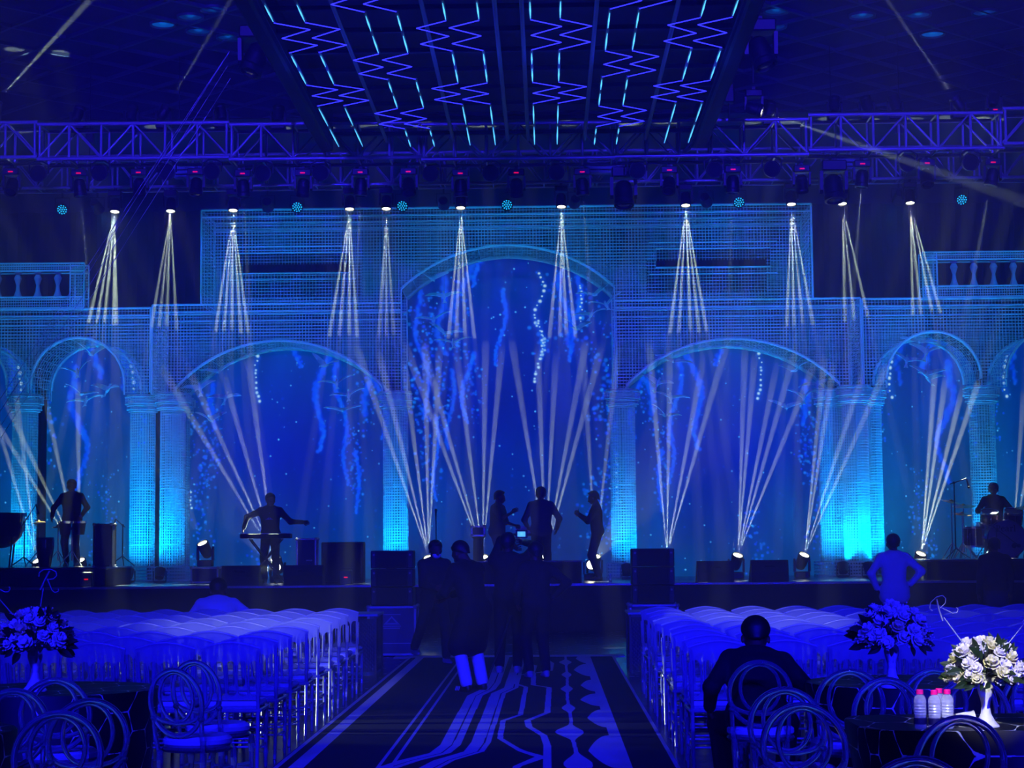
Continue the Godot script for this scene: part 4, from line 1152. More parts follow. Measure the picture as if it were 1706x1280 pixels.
	# thin microphone stand beside the stack
	mic_stand("thin straight microphone stand beside the speaker stack", Vector3(-2.13, STAGE, -36.8), 1.22, 0.0, 0.0)
	t = thing("water_bottle", "small clear water bottle on the stage edge, drum side of centre", "bottle", Vector3(1.16, STAGE, -35.75), 0.0)
	bottle_parts(t, 0.95, true)
	# speaker stacks on road cases before the stage
	for sd in 2:
		var x := -2.27 if sd == 0 else 1.53
		var nm: String = ["kettledrum side", "drum side"][sd]
		t = thing("road_case", "big road case with emblem under the speaker stack, %s of the runner" % nm, "case", Vector3(x, 0, -28.3), 0.0, "big road cases")
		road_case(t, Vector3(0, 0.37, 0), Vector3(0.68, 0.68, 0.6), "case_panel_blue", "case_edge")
		var ln := MB.new(); ln.box(Vector3(0, 0.19, 0.302), Vector3(0.66, 0.012, 0.012)); obj("lid_seam", ln, mat("case_edge"), t)
		var em := MB.new()
		var tri := PackedVector2Array([Vector2(-0.12, 0.46), Vector2(0.12, 0.46), Vector2(0.0, 0.585)])
		var hole := PackedVector2Array([Vector2(-0.065, 0.485), Vector2(0.065, 0.485), Vector2(0.0, 0.555)])
		for i in 3:
			var a := tri[i]; var b := tri[(i + 1) % 3]; var c := hole[(i + 1) % 3]; var d := hole[i]
			em.quad(Vector3(a.x, a.y, 0.304), Vector3(b.x, b.y, 0.304), Vector3(c.x, c.y, 0.304), Vector3(d.x, d.y, 0.304), Vector3.BACK)
		em.box(Vector3(0, 0.605, 0.304), Vector3(0.26, 0.014, 0.003))
		em.box(Vector3(0, 0.437, 0.304), Vector3(0.27, 0.016, 0.003))
		em.box(Vector3(0, 0.408, 0.304), Vector3(0.24, 0.02, 0.003))
		obj("printed_emblem", em, mat("emblem_print", Color(0.5, 0.5, 0.6), 0.6), t)
		for i in 3:
			var sp := thing("line_speaker", "black line array speaker, %s of the stack, %s of the runner" % [["lowest", "middle", "topmost"][i], nm], "speaker", Vector3(x, 0.735 + i * 0.267, -28.3), 0.0, "line array speakers")
			var b := MB.new(); b.box(Vector3(0, 0.131, 0), Vector3(0.62, 0.258, 0.5), Basis(), 0.012); obj("cabinet", b, mat("speaker_paint"), sp)
			b = MB.new(); b.box(Vector3(0, 0.131, 0.252), Vector3(0.44, 0.22, 0.012), Basis(), 0.004); obj("grille", b, mat("grille_cloth"), sp)
			for sx in [-1.0, 1.0]:
				b = MB.new(); b.box(Vector3(sx * 0.268, 0.131, 0.252), Vector3(0.07, 0.25, 0.02), Basis(), 0.006); obj("side_flange", b, mat("flange_paint", Color(0.045, 0.045, 0.05), 0.6), sp)
				b = MB.new(); b.cyl(Vector3(sx * 0.262, 0.2, 0.262), Vector3(sx * 0.262, 0.2, 0.272), 0.016, 0.016, 10); obj("pin", b, mat("steel"), sp)

func mic_stand(label: String, at: Vector3, h: float, boom: float, rise: float, turn := 0.0) -> void:
	var t := thing("microphone_stand", label, "stand", at, turn, "microphone stands")
	var bp := mat("black_paint")
	var m := MB.new(); m.cyl(Vector3.ZERO + Vector3.UP * 0.18, Vector3(0, h, 0), 0.013, 0.011, 8); obj("pole", m, bp, t)
	for k in 3:
		var a := TAU * k / 3 + 0.4
		m = MB.new(); m.cyl(Vector3(0, 0.2, 0), Vector3(cos(a) * 0.28, 0.012, sin(a) * 0.28), 0.011, 0.011, 6); obj("leg", m, bp, t)
	var e := Vector3(boom, h + rise, 0)
	if boom != 0.0:
		m = MB.new(); m.cyl(Vector3(-boom * 0.35, h - rise * 0.35, 0), e, 0.010, 0.010, 8); obj("boom", m, bp, t)
		m = MB.new(); m.ell(Vector3(0, h, 0), Vector3.ONE * 0.025, Basis(), 8, 6); obj("clutch", m, bp, t)
	m = MB.new()
	var d := Vector3(0.25 * signf(boom), -1, 0).normalized() if boom != 0.0 else Vector3(0, 1, 0)
	m.cyl(e, e + d * 0.15, 0.013, 0.02, 10)
	m.ell(e + d * 0.17, Vector3.ONE * 0.03, Basis(), 10, 8)
	obj("microphone", m, bp, t)

func bottle_parts(t: Node3D, s: float, plain: bool) -> void:
	var m := MB.new()
	var pr := [Vector2(0, 0.002), Vector2(0.026, 0), Vector2(0.030, 0.006), Vector2(0.030, 0.02), Vector2(0.028, 0.055), Vector2(0.028, 0.06)]
	for i in 4:
		pr.append(Vector2(0.0295, 0.066 + i * 0.013)); pr.append(Vector2(0.0275, 0.0725 + i * 0.013))
	pr += [Vector2(0.030, 0.122), Vector2(0.029, 0.135), Vector2(0.022, 0.15), Vector2(0.013, 0.158), Vector2(0.013, 0.166)]
	var ps := []
	for p in pr: ps.append(p * s)
	m.lathe(ps, 16)
	var pet := mat("bottle_plastic", Color(0.9, 0.92, 1.0, 0.3), 0.1)
	pet.transparency = BaseMaterial3D.TRANSPARENCY_ALPHA
	obj("bottle_body", m, pet, t)
	m = MB.new(); m.lathe([Vector2(0.0305, 0.022) * s, Vector2(0.0305, 0.052) * s], 16)
	obj("printed_band", m, mat("bottle_label", Color(0.10, 0.08, 0.32), 0.5), t)
	m = MB.new(); m.lathe([Vector2(0.0165, 0.158) * s, Vector2(0.0165, 0.176) * s, Vector2(0.015, 0.179) * s, Vector2(0, 0.18) * s], 14)
	obj("cap", m, mat("pale_plastic") if plain else mat("pink_cap", Color(0.95, 0.05, 0.52), 0.4), t)

# ---------------------------------------------------------------- drum kit
func shell(t: Node3D, called: String, c: Vector3, axis: Vector3, r: float, depth: float, shell_mat: String, head_mat: String) -> void:
	var x := axis.cross(Vector3.RIGHT if absf(axis.x) < 0.9 else Vector3.UP).normalized()
	var X := Transform3D(Basis(x, axis, x.cross(axis)), c)
	var m := MB.new()
	m.lathe([Vector2(r, -depth / 2), Vector2(r, depth / 2)], 26, X)
	obj(called, m, mat(shell_mat), t)
	for s in [-1.0, 1.0]:
		m = MB.new(); m.lathe([Vector2(0, s * depth / 2 * 1.01), Vector2(r * 0.99, s * depth / 2 * 1.01)], 26, X)
		obj("drum_head", m, mat(head_mat), t)
		m = MB.new()
		m.lathe([Vector2(r + 0.004, s * depth / 2 - 0.02), Vector2(r + 0.014, s * depth / 2 - 0.02), Vector2(r + 0.014, s * depth / 2 + 0.02), Vector2(r + 0.004, s * depth / 2 + 0.02)], 26, X)
		obj("hoop", m, mat("chrome"), t)
	m = MB.new()
	for k in 8:
		var a := TAU * k / 8
		var d := Vector3(cos(a) * (r + 0.012), 0, sin(a) * (r + 0.012))
		m.cyl(X * (d + Vector3.UP * -depth / 2), X * (d + Vector3.UP * depth / 2), 0.006, 0.006, 6)
		m.box(X * d, Vector3.ONE * 0.026, X.basis)
	obj("lugs", m, mat("chrome"), t)

func stand_legs(t: Node3D, base: Vector3, h: float) -> void:
	var m := MB.new(); m.cyl(base + Vector3.UP * 0.12, base + Vector3.UP * h, 0.014, 0.011, 8)
	obj("pole", m, mat("chrome"), t)
	for k in 3:
		var a := TAU * k / 3 + 0.5
		m = MB.new(); m.cyl(base + Vector3.UP * 0.32, base + Vector3(cos(a) * 0.26, 0.012, sin(a) * 0.26), 0.010, 0.010, 6)
		obj("leg", m, mat("chrome"), t)

func cymbal(label: String, at: Vector3, h: float, r: float, tilt: float) -> void:
	var t := thing("cymbal_stand", label, "cymbal", at, 0.0, "cymbals on stands")
	stand_legs(t, Vector3.ZERO, h)
	var m := MB.new()
	m.lathe([Vector2(r, -0.004), Vector2(r * 0.6, 0.012), Vector2(r * 0.26, 0.02), Vector2(r * 0.2, 0.035), Vector2(0.012, 0.05), Vector2(0.012, 0.046), Vector2(r * 0.18, 0.03), Vector2(r * 0.25, 0.016), Vector2(r * 0.6, 0.008), Vector2(r, -0.006)], 28, Transform3D(Basis(Vector3.BACK, tilt) * Basis(Vector3.RIGHT, 0.16), Vector3(0, h, 0)))
	obj("cymbal", m, mat("bronze", Color(0.75, 0.6, 0.32), 0.28, 0.9), t)

func drum_kit() -> void:
	mat("chrome", Color(0.8, 0.8, 0.82), 0.2, 0.8)
	mat("shell_wood", Color(0.16, 0.035, 0.06), 0.3)
	mat("shell_black", Color(0.03, 0.03, 0.04), 0.3)
	mat("head_white", Color(0.55, 0.5, 0.62), 0.6)
	mat("head_black", Color(0.04, 0.04, 0.05), 0.6)
	var Y := STAGE + 0.38
	var t := thing("drum_riser", "low black riser carrying the drum kit", "riser", Vector3(9.4, STAGE, -37.7))
	var m := MB.new(); m.box(Vector3(0, 0.17, 0), Vector3(4.5, 0.34, 2.3), Basis(), 0.01); obj("block", m, mat("skirt_cloth"), t)
	m = MB.new(); m.box(Vector3(0, 0.36, 0), Vector3(4.54, 0.04, 2.34), Basis(), 0.008); obj("top_board", m, mat("stage_deck"), t)
	t = thing("bass_drum", "bass drum with pale purple lettered head", "drum", Vector3(8.78, Y, -37.2))
	shell(t, "shell", Vector3(0, 0.375, 0), Vector3(0, 0, 1), 0.36, 0.42, "shell_wood", "head_white")
	var tm := TextMesh.new(); tm.text = "Pearl"; tm.font_size = 14; tm.pixel_size = 0.011; tm.depth = 0.003
	var sf := SystemFont.new(); sf.font_names = ["Droid Serif"]; sf.font_italic = true; tm.font = sf
	obj("lettering", tm, mat("ink", Color(0.03, 0.03, 0.06), 0.6), t, Transform3D(Basis(), Vector3(-0.02, 0.57, 0.216)))
	m = MB.new(); m.cyl(Vector3(0.13, 0.25, 0.214), Vector3(0.13, 0.25, 0.216), 0.05, 0.05, 16); obj("port_hole", m, mat("ink"), t)
	for sx in [-1.0, 1.0]:
		m = MB.new(); m.cyl(Vector3(sx * 0.33, 0.2, 0.15), Vector3(sx * 0.46, 0.0, 0.3), 0.012, 0.010, 6); obj("spur", m, mat("chrome"), t)
	t = thing("microphone_stand", "short microphone stand angled across the bass drum head", "stand", Vector3(8.52, Y, -36.75), 0.0, "microphone stands")
	m = MB.new(); m.cyl(Vector3(0, 0.01, 0), Vector3(0, 0.58, 0), 0.012, 0.012, 8); obj("pole", m, mat("black_paint"), t)
	m = MB.new(); m.lathe([Vector2(0.12, 0), Vector2(0.12, 0.015), Vector2(0.02, 0.025)], 16); obj("base", m, mat("black_paint"), t)
	m = MB.new(); m.cyl(Vector3(-0.06, 0.62, 0), Vector3(0.40, 0.27, 0), 0.010, 0.010, 8); obj("boom", m, mat("black_paint"), t)
	m = MB.new(); m.ell(Vector3(0.42, 0.25, 0), Vector3(0.045, 0.04, 0.04), Basis(), 10, 8); obj("microphone", m, mat("black_paint"), t)
	for q in [["rack tom drum mounted over the bass drum, drum kit end", 8.98, 0.80, -37.3, 0.17, 0.22], ["rack tom drum mounted over the bass drum, cymbal end", 8.52, 0.80, -37.3, 0.155, 0.2]]:
		t = thing("tom_drum", q[0], "drum", Vector3(q[1], Y, q[3]), 0.0, "rack toms")
		shell(t, "shell", Vector3(0, q[2], 0), Vector3(0, 0.93, 0.36).normalized(), q[4], q[5], "shell_black", "head_white")
		m = MB.new(); m.cyl(Vector3(0, q[2] - 0.06, -0.05), Vector3(0, 0.72, 0.0), 0.014, 0.014, 6); obj("mount", m, mat("chrome"), t)
	t = thing("floor_tom", "dark red floor tom drum between hi-hat and bass drum", "drum", Vector3(8.20, Y, -37.25))
	shell(t, "shell", Vector3(0, 0.42, 0), Vector3(0, 1, 0), 0.19, 0.36, "shell_wood", "head_white")
	for k in 3:
		var a := TAU * k / 3
		m = MB.new(); m.cyl(Vector3(cos(a) * 0.21, 0.5, sin(a) * 0.21), Vector3(cos(a) * 0.22, 0.0, sin(a) * 0.22), 0.009, 0.009, 6); obj("leg", m, mat("chrome"), t)
	t = thing("snare_drum", "small snare drum on a stand before the drummer", "drum", Vector3(8.52, Y, -37.64))
	shell(t, "shell", Vector3(0, 0.62, 0), Vector3(0, 1, 0), 0.165, 0.14, "chrome", "head_white")
	stand_legs(t, Vector3.ZERO, 0.56)
	cymbal("bright tilted crash cymbal, highest of the kit", Vector3(7.82, Y, -37.4), 1.10, 0.21, -0.22)
	cymbal("flat ride cymbal behind the bright crash cymbal", Vector3(8.20, Y, -38.1), 1.03, 0.24, 0.03)
	cymbal("lower hi-hat cymbal under the bright crash cymbal", Vector3(7.98, Y, -37.2), 0.86, 0.19, -0.08)
	cymbal("pale cymbal at the picture edge of the drum kit", Vector3(9.25, Y, -37.4), 0.98, 0.22, 0.1)
	mic_stand("tall boom microphone stand over the bright crash cymbal", Vector3(7.80, Y, -37.0), 1.46, 0.24, 0.08)
	mic_stand("boom microphone stand at the picture edge over the drums", Vector3(9.55, Y, -37.1), 1.46, -0.24, 0.06)
	t = thing("drum_stool", "round drum stool under the seated drummer", "stool", Vector3(8.75, Y, -38.15))
	m = MB.new(); m.lathe([Vector2(0, 0.5), Vector2(0.17, 0.5), Vector2(0.18, 0.53), Vector2(0.17, 0.57), Vector2(0, 0.575)], 18); obj("seat", m, mat("speaker_paint"), t)
	stand_legs(t, Vector3.ZERO, 0.5)

# ---------------------------------------------------------------- hand percussion at the other end
func percussion() -> void:
	var Y := STAGE + 0.36
	var t := thing("percussion_riser", "low black riser under the hand drummer", "riser", Vector3(-10.7, STAGE, -37.4))
	var m := MB.new(); m.box(Vector3(0, 0.16, 0), Vector3(4.7, 0.32, 2.2), Basis(), 0.01); obj("block", m, mat("skirt_cloth"), t)
	m = MB.new(); m.box(Vector3(0, 0.34, 0), Vector3(4.74, 0.04, 2.24), Basis(), 0.008); obj("top_board", m, mat("stage_deck"), t)
	t = thing("kettledrum", "big dark kettledrum on legs at the picture edge", "drum", Vector3(-10.62, Y, -37.0))
	m = MB.new()
	m.lathe([Vector2(0, 0.36), Vector2(0.18, 0.38), Vector2(0.34, 0.46), Vector2(0.46, 0.60), Vector2(0.51, 0.78), Vector2(0.52, 1.0)], 30)
	obj("bowl", m, mat("kettle_copper", Color(0.05, 0.04, 0.06), 0.3, 0.5), t)
	m = MB.new(); m.lathe([Vector2(0.52, 0.98), Vector2(0.55, 0.98), Vector2(0.55, 1.05), Vector2(0.52, 1.05)], 30); obj("hoop", m, mat("shell_black"), t)
	m = MB.new(); m.lathe([Vector2(0.53, 1.03), Vector2(0, 1.035)], 30); obj("drum_head", m, mat("head_black"), t)
	for k in 6:
		var a := TAU * k / 6 + 0.3
		m = MB.new(); m.cyl(Vector3(cos(a) * 0.55, 1.03, sin(a) * 0.55), Vector3(cos(a) * 0.53, 0.78, sin(a) * 0.53), 0.01, 0.01, 6); obj("tension_rod", m, mat("chrome"), t)
	for k in 4:
		var a := TAU * k / 4 + 0.6
		m = MB.new(); m.cyl(Vector3(cos(a) * 0.44, 0.6, sin(a) * 0.44), Vector3(cos(a) * 0.36, 0.0, sin(a) * 0.36), 0.018, 0.018, 8); obj("leg", m, mat("shell_black"), t)
	mic_stand("boom microphone stand beside the kettledrum", Vector3(-9.96, Y, -36.5), 0.86, 0.22, 0.34)
	for q in [[-9.84, -37.1, 0.86, "nearer the kettledrum"], [-9.54, -37.4, 0.78, "nearer the hand drummer"]]:
		cymbal("dark flat splash cymbal on stand " + q[3], Vector3(q[0], Y, q[1]), q[2], 0.13, 0.05)
	t = thing("conga_drum", "dark tapered conga drum between the splash cymbal stands", "drum", Vector3(-9.66, Y, -36.9))
	m = MB.new(); m.lathe([Vector2(0.11, 0.0), Vector2(0.14, 0.18), Vector2(0.165, 0.38), Vector2(0.15, 0.56)], 22); obj("shell", m, mat("shell_black"), t)
	m = MB.new(); m.lathe([Vector2(0.15, 0.53), Vector2(0.165, 0.53), Vector2(0.165, 0.57), Vector2(0.15, 0.575), Vector2(0, 0.575)], 22); obj("drum_head", m, mat("head_black"), t)
	for k in 5:
		var a := TAU * k / 5
		m = MB.new(); m.cyl(Vector3(cos(a) * 0.168, 0.53, sin(a) * 0.168), Vector3(cos(a) * 0.168, 0.36, sin(a) * 0.168), 0.008, 0.008, 6); obj("tension_rod", m, mat("chrome"), t)
	t = thing("bongo_drums", "patterned hand drum strapped at the hand drummer's waist", "drum", Vector3(-9.22, Y, -37.2))
	for x in [-0.13, 0.14]:
		m = MB.new(); m.lathe([Vector2(0.10, 0.62), Vector2(0.135, 0.86), Vector2(0.135, 0.88), Vector2(0, 0.885)], 20, Transform3D(Basis(), Vector3(x, 0, 0))); obj("shell", m, mat("shell_wood"), t)
		m = MB.new(); m.lathe([Vector2(0.136, 0.84), Vector2(0.145, 0.84), Vector2(0.145, 0.885), Vector2(0.136, 0.885)], 20, Transform3D(Basis(), Vector3(x, 0, 0))); obj("hoop", m, mat("chrome"), t)
	m = MB.new(); m.box(Vector3(0, 0.74, 0), Vector3(0.12, 0.06, 0.06)); obj("bridge", m, mat("shell_black"), t)
	stand_legs(t, Vector3.ZERO, 0.72)
	t = thing("speaker_cabinet", "tall dark speaker cabinet with bright edges beside the hand drummer", "speaker", Vector3(-8.56, Y, -37.1))
	road_case(t, Vector3(0, 0.41, 0), Vector3(0.33, 0.80, 0.36), "case_panel", "flange_paint")
	mic_stand("short boom microphone stand behind the tall dark cabinet", Vector3(-8.30, Y, -37.5), 0.80, -0.14, 0.12)

# ---------------------------------------------------------------- the aisle
func lerp_list(l: Array, z: float) -> float:
	if z <= l[0][0]: return l[0][1]
	for i in l.size() - 1:
		if z <= l[i + 1][0]: return lerpf(l[i][1], l[i + 1][1], (z - l[i][0]) / (l[i + 1][0] - l[i][0]))
	return l[-1][1]

func runner_picture() -> ImageTexture:
	# u across the runner (x -2.0 .. 0.93), v along it (z 11.5 .. 27.5)
	var w := 512
	var h := 1400
	var im := Image.create(w, h, false, Image.FORMAT_RGB8)
	im.fill(Color(0.055, 0.055, 0.065))
	var pale := Color(0.78, 0.78, 0.80)
	var rng := RandomNumberGenerator.new(); rng.seed = 5
	var A := [[11.5, -1.75], [13.2, -1.45], [14.4, -1.12], [14.9, -0.92], [15.5, -0.87], [20.5, -0.865], [21.4, -0.75], [22.4, -0.72], [27.5, -0.72]]
	var Bq := [[11.5, -1.45], [13.2, -1.05], [14.4, -0.86], [15.0, -0.66], [15.7, -0.63], [20.8, -0.62], [21.6, -0.5], [27.5, -0.48]]
	var C := [[11.5, -0.35], [14.0, -0.24], [14.6, -0.09], [15.0, -0.22], [16.0, -0.41], [17.6, -0.42], [18.2, -0.27], [21.7, -0.26], [22.3, -0.40], [23.6, -0.41], [24.0, -0.2], [25.5, -0.18], [26.2, -0.32], [27.5, -0.3]]
	var D := [[11.5, -0.02], [15.4, -0.02], [16.2, -0.05], [17.0, -0.18], [17.6, -0.2], [18.4, -0.02], [21.6, 0.0], [22.0, -0.18], [24.0, -0.19], [24.5, 0.02], [26.0, 0.04], [27.5, -0.1]]
	var E := [[11.5, 0.24], [14.0, 0.22], [15.4, 0.2], [16.8, 0.18], [17.5, 0.2], [20.0, 0.19], [23.0, 0.22], [27.5, 0.24]]
	for j in h:
		var z := 11.5 + 16.0 * j / h
		var spans := [[-1.99, -1.955], [-1.885, -1.775], [-1.245, -1.225], [-1.155, -1.135], [0.90, 0.925]]
		var a := lerp_list(A, z)
		spans.append([a, a + 0.085]); spans.append([a + 0.10, a + 0.16])
		var b := lerp_list(Bq, z)
		spans.append([b, b + 0.10]); spans.append([b + 0.115, b + 0.155])
		var c := lerp_list(C, z)
		var cw := 0.045 + 0.05 * clampf(1.0 - absf(z - 14.5) / 0.7, 0, 1)
		spans.append([c - 0.02, c - 0.02 + cw])
		var d := lerp_list(D, z)
		spans.append([d - 0.025, d + 0.03])
		var e := lerp_list(E, z)
		var ew := 0.016
		for q in [[14.1, 0.85, 0.10, -1.0], [16.5, 0.75, 0.115, -1.0], [18.9, 0.55, 0.055, 0.4], [21.4, 0.6, 0.055, -0.3], [23.7, 0.6, 0.05, 0.5], [26.2, 0.7, 0.075, 0.0]]:
			var k := clampf(1.0 - absf(z - q[0]) / q[1], 0, 1)
			ew = maxf(ew, 0.016 + q[2] * smoothstep(0, 1, k))
		spans.append([e - ew, e + ew * 0.8])
		var f := 0.50
		for q in [[12.0, 1.2, 0.24], [15.0, 1.2, 0.20], [17.8, 0.9, 0.15], [19.9, 0.8, 0.18], [21.9, 0.9, 0.14], [24.6, 1.2, 0.18], [27.0, 1.0, 0.12]]:
			var k := clampf(1.0 - absf(z - q[0]) / q[1], 0, 1)
			f = minf(f, 0.50 - q[2] * sqrt(k) * 1.0)
		spans.append([f, 0.59])
		for s in spans:
			var x0 := int((s[0] + 2.0) / 2.93 * w)
			var x1 := int(ceil((s[1] + 2.0) / 2.93 * w))
			im.fill_rect(Rect2i(clampi(x0, 0, w - 1), j, clampi(x1 - x0, 1, w), 1), pale)
	for k in 9000:   # pile grain
		var x := rng.randi_range(0, w - 2)
		var y := rng.randi_range(0, h - 2)
		im.set_pixel(x, y, im.get_pixel(x, y) * rng.randf_range(0.8, 1.15))
	return ImageTexture.create_from_image(im)

func aisle() -> void:
	var m := MB.new()
	m.box(Vector3(-0.535, 0.006, -19.5), Vector3(2.93, 0.012, 16.0))
	for i in m.u.size(): m.u[i] = Vector2((m.v[i].x + 2.0) / 2.93, (-m.v[i].z - 11.5) / 16.0)
	var rm := StandardMaterial3D.new()
	rm.albedo_texture = runner_picture(); rm.roughness = 0.9
	tag(obj("aisle_runner", m, rm), "long black carpet runner with pale wavy stripes and scallops", "carpet")
	m = MB.new(); m.box(Vector3(-0.56, 0.008, -27.72), Vector3(3.3, 0.016, 0.42), Basis(), 0.004)
	tag(obj("mat_strip", m, mat("pale_mat", Color(0.75, 0.75, 0.78), 0.85)), "pale mat strip laid across the stage end of the runner", "mat")
	for sd in 2:
		var x := -2.36 if sd == 0 else 1.22
		var nm: String = ["kettledrum", "drum kit"][sd]
		var t := thing("aisle_stand", "dark stand with rippled clear panels at the chair block corner, %s side" % nm, "stand", Vector3(x, 0, -24.6), 0.0, "aisle end stands")
		for px in [-0.2, 0.2]: for pz in [-0.45, 0.45]:
			m = MB.new(); m.box(Vector3(px, 0.36, pz), Vector3(0.03, 0.72, 0.03), Basis(), 0.004); obj("post", m, mat("black_paint"), t)
		m = MB.new(); m.box(Vector3(0, 0.735, 0), Vector3(0.46, 0.03, 0.96), Basis(), 0.006); obj("top_board", m, mat("pale_plastic"), t)
		var rp := MB.new()
		for i in 16:
			for j in 12:
				var c := Vector3(-0.18 + 0.36 * i / 15.0, 0.06 + 0.6 * (j + 0.5 * (i % 2)) / 12.0, 0.45)
				rp.ell(c, Vector3(0.016, 0.028, 0.008), Basis(Vector3.BACK, 0.4 * sin(i * 3.1 + j)), 6, 4)
		rp.box(Vector3(0, 0.36, 0.45), Vector3(0.38, 0.66, 0.006))
		rp.box(Vector3(0.2, 0.36, 0), Vector3(0.006, 0.66, 0.86))
		rp.box(Vector3(-0.2, 0.36, 0), Vector3(0.006, 0.66, 0.86))
		obj("rippled_panel", rp, mat("rippled_acrylic", Color(0.16, 0.17, 0.24), 0.12), t)

# ---------------------------------------------------------------- chairs
func acrylic() -> StandardMaterial3D:
	var m := mat("clear_acrylic", Color(0.66, 0.68, 0.76, 0.5), 0.26)
	m.transparency = BaseMaterial3D.TRANSPARENCY_ALPHA
	m.metallic_specular = 0.7
	return m

func rod() -> StandardMaterial3D:
	var m := mat("moulded_rod", Color(0.50, 0.52, 0.60), 0.18)
	m.metallic_specular = 0.8
	return m

func slat_chair() -> Node3D:
	var t := thing("clear_chair", "", "chair", Vector3.ZERO, 0.0, "clear chairs in rows")
	var ac := acrylic()
	var m := MB.new()
	var pr := []
	m.box(Vector3(0, 0.475, -0.01), Vector3(0.40, 0.05, 0.40), Basis(), 0.02)
	obj("seat_cushion", m, mat("cushion_cloth", Color(0.75, 0.78, 0.85), 0.8), t)
	m = MB.new(); m.box(Vector3(0, 0.435, -0.01), Vector3(0.42, 0.03, 0.42), Basis(), 0.008); obj("seat_frame", m, rod(), t)
	for sx in [-1.0, 1.0]:
		m = MB.new()
		m.lathe([Vector2(0.011, 0), Vector2(0.014, 0.02), Vector2(0.012, 0.06), Vector2(0.019, 0.10), Vector2(0.014, 0.13), Vector2(0.018, 0.30), Vector2(0.021, 0.36), Vector2(0.015, 0.39), Vector2(0.018, 0.43)], 7, Transform3D(Basis(), Vector3(sx * 0.19, 0, -0.19)))
		obj("leg", m, rod(), t)
		m = MB.new(); m.tube([Vector3(sx * 0.185, 0, 0.23), Vector3(sx * 0.185, 0.24, 0.19), Vector3(sx * 0.187, 0.46, 0.185), Vector3(sx * 0.19, 0.66, 0.21), Vector3(sx * 0.195, 0.86, 0.255)], 0.015, 6)
		obj("leg", m, rod(), t)
	m = MB.new()
	for y in [0.14, 0.20, 0.27]: m.cyl(Vector3(-0.185, y, -0.19), Vector3(0.185, y, -0.19), 0.009, 0.009, 6)
	for y in [0.17, 0.25]:
		for sx in [-0.187, 0.187]: m.cyl(Vector3(sx, y, -0.19), Vector3(sx, y, 0.20), 0.009, 0.009, 6)
	m.cyl(Vector3(-0.185, 0.21, 0.19), Vector3(0.185, 0.21, 0.19), 0.009, 0.009, 6)
	obj("stretcher", m, rod(), t)
	# back: arched crest slab with scalloped lower edge, slats, lower rail
	var tilt := Transform3D(Basis(Vector3.RIGHT, 0.21), Vector3(0, 0.54, 0.188))
	var p := PackedVector2Array()
	for i in 13:
		var x := -0.215 + 0.43 * i / 12.0
		p.append(Vector2(x, 0.345 + 0.045 * cos(x / 0.215 * PI / 2)))
	for k in 5:
		var cx := 0.168 - k * 0.084
		for i in 7:
			var a := PI * i / 6.0
			p.append(Vector2(cx + cos(a) * 0.032, 0.225 + sin(a) * 0.034))
	var cr := MB.new(); cr.prism(p, -0.011, 0.011, tilt)
	var rim := []
	for i in 13: rim.append(tilt * Vector3(p[i].x, p[i].y, 0))
	cr.tube(rim, 0.0135, 6)
	obj("crest_rail", cr, ac, t)
	for k in 6:
		m = MB.new(); m.tube([tilt * Vector3(-0.21 + k * 0.084, 0.24, 0), tilt * Vector3(-0.205 + k * 0.082, 0.12, 0.004), tilt * Vector3(-0.20 + k * 0.080, 0.0, 0)], 0.0085, 6)
		obj("back_slat", m, rod(), t)
	m = MB.new()
	var q := PackedVector2Array([Vector2(0.2, -0.03), Vector2(-0.2, -0.03)])
	for k in 5:
		var cx := -0.16 + k * 0.08
		for i in 5:
			var a := PI + PI * i / 4.0
			q.append(Vector2(cx + cos(a) * 0.03, 0.022 + sin(a) * 0.025))
	m.prism(q, -0.01, 0.01, tilt)
	obj("lower_rail", m, ac, t)
	return t

func chair_rows() -> void:
	var src := slat_chair()
	var first := true
	var rng := RandomNumberGenerator.new(); rng.seed = 8
	for sd in 2:
		for r in 9:
			var z := -21.2 + 0.9 * r + (0.25 if sd == 1 else 0.0)
			var k := 0
			while true:
				var x := -2.26 - 0.475 * k if sd == 0 else 1.20 + 0.475 * k
				if sd == 0 and x < 0.284 * z - 0.35: break
				if sd == 1 and x > -0.249 * z + 0.35: break
				var lab := "clear slatted chair, %s side, %s row from the stage, %s seat from the runner" % [["kettledrum", "drum kit"][sd], ORD[r], ORD[k]]
				var at := Vector3(x + rng.randf_range(-0.02, 0.02), 0, z + rng.randf_range(-0.03, 0.03))
				var turn := rng.randf_range(-0.05, 0.05)
				if first:
					src.position = at; src.rotation.y = turn; src.set_meta("label", lab); first = false
				else:
					dup(src, lab, at, turn)
				k += 1

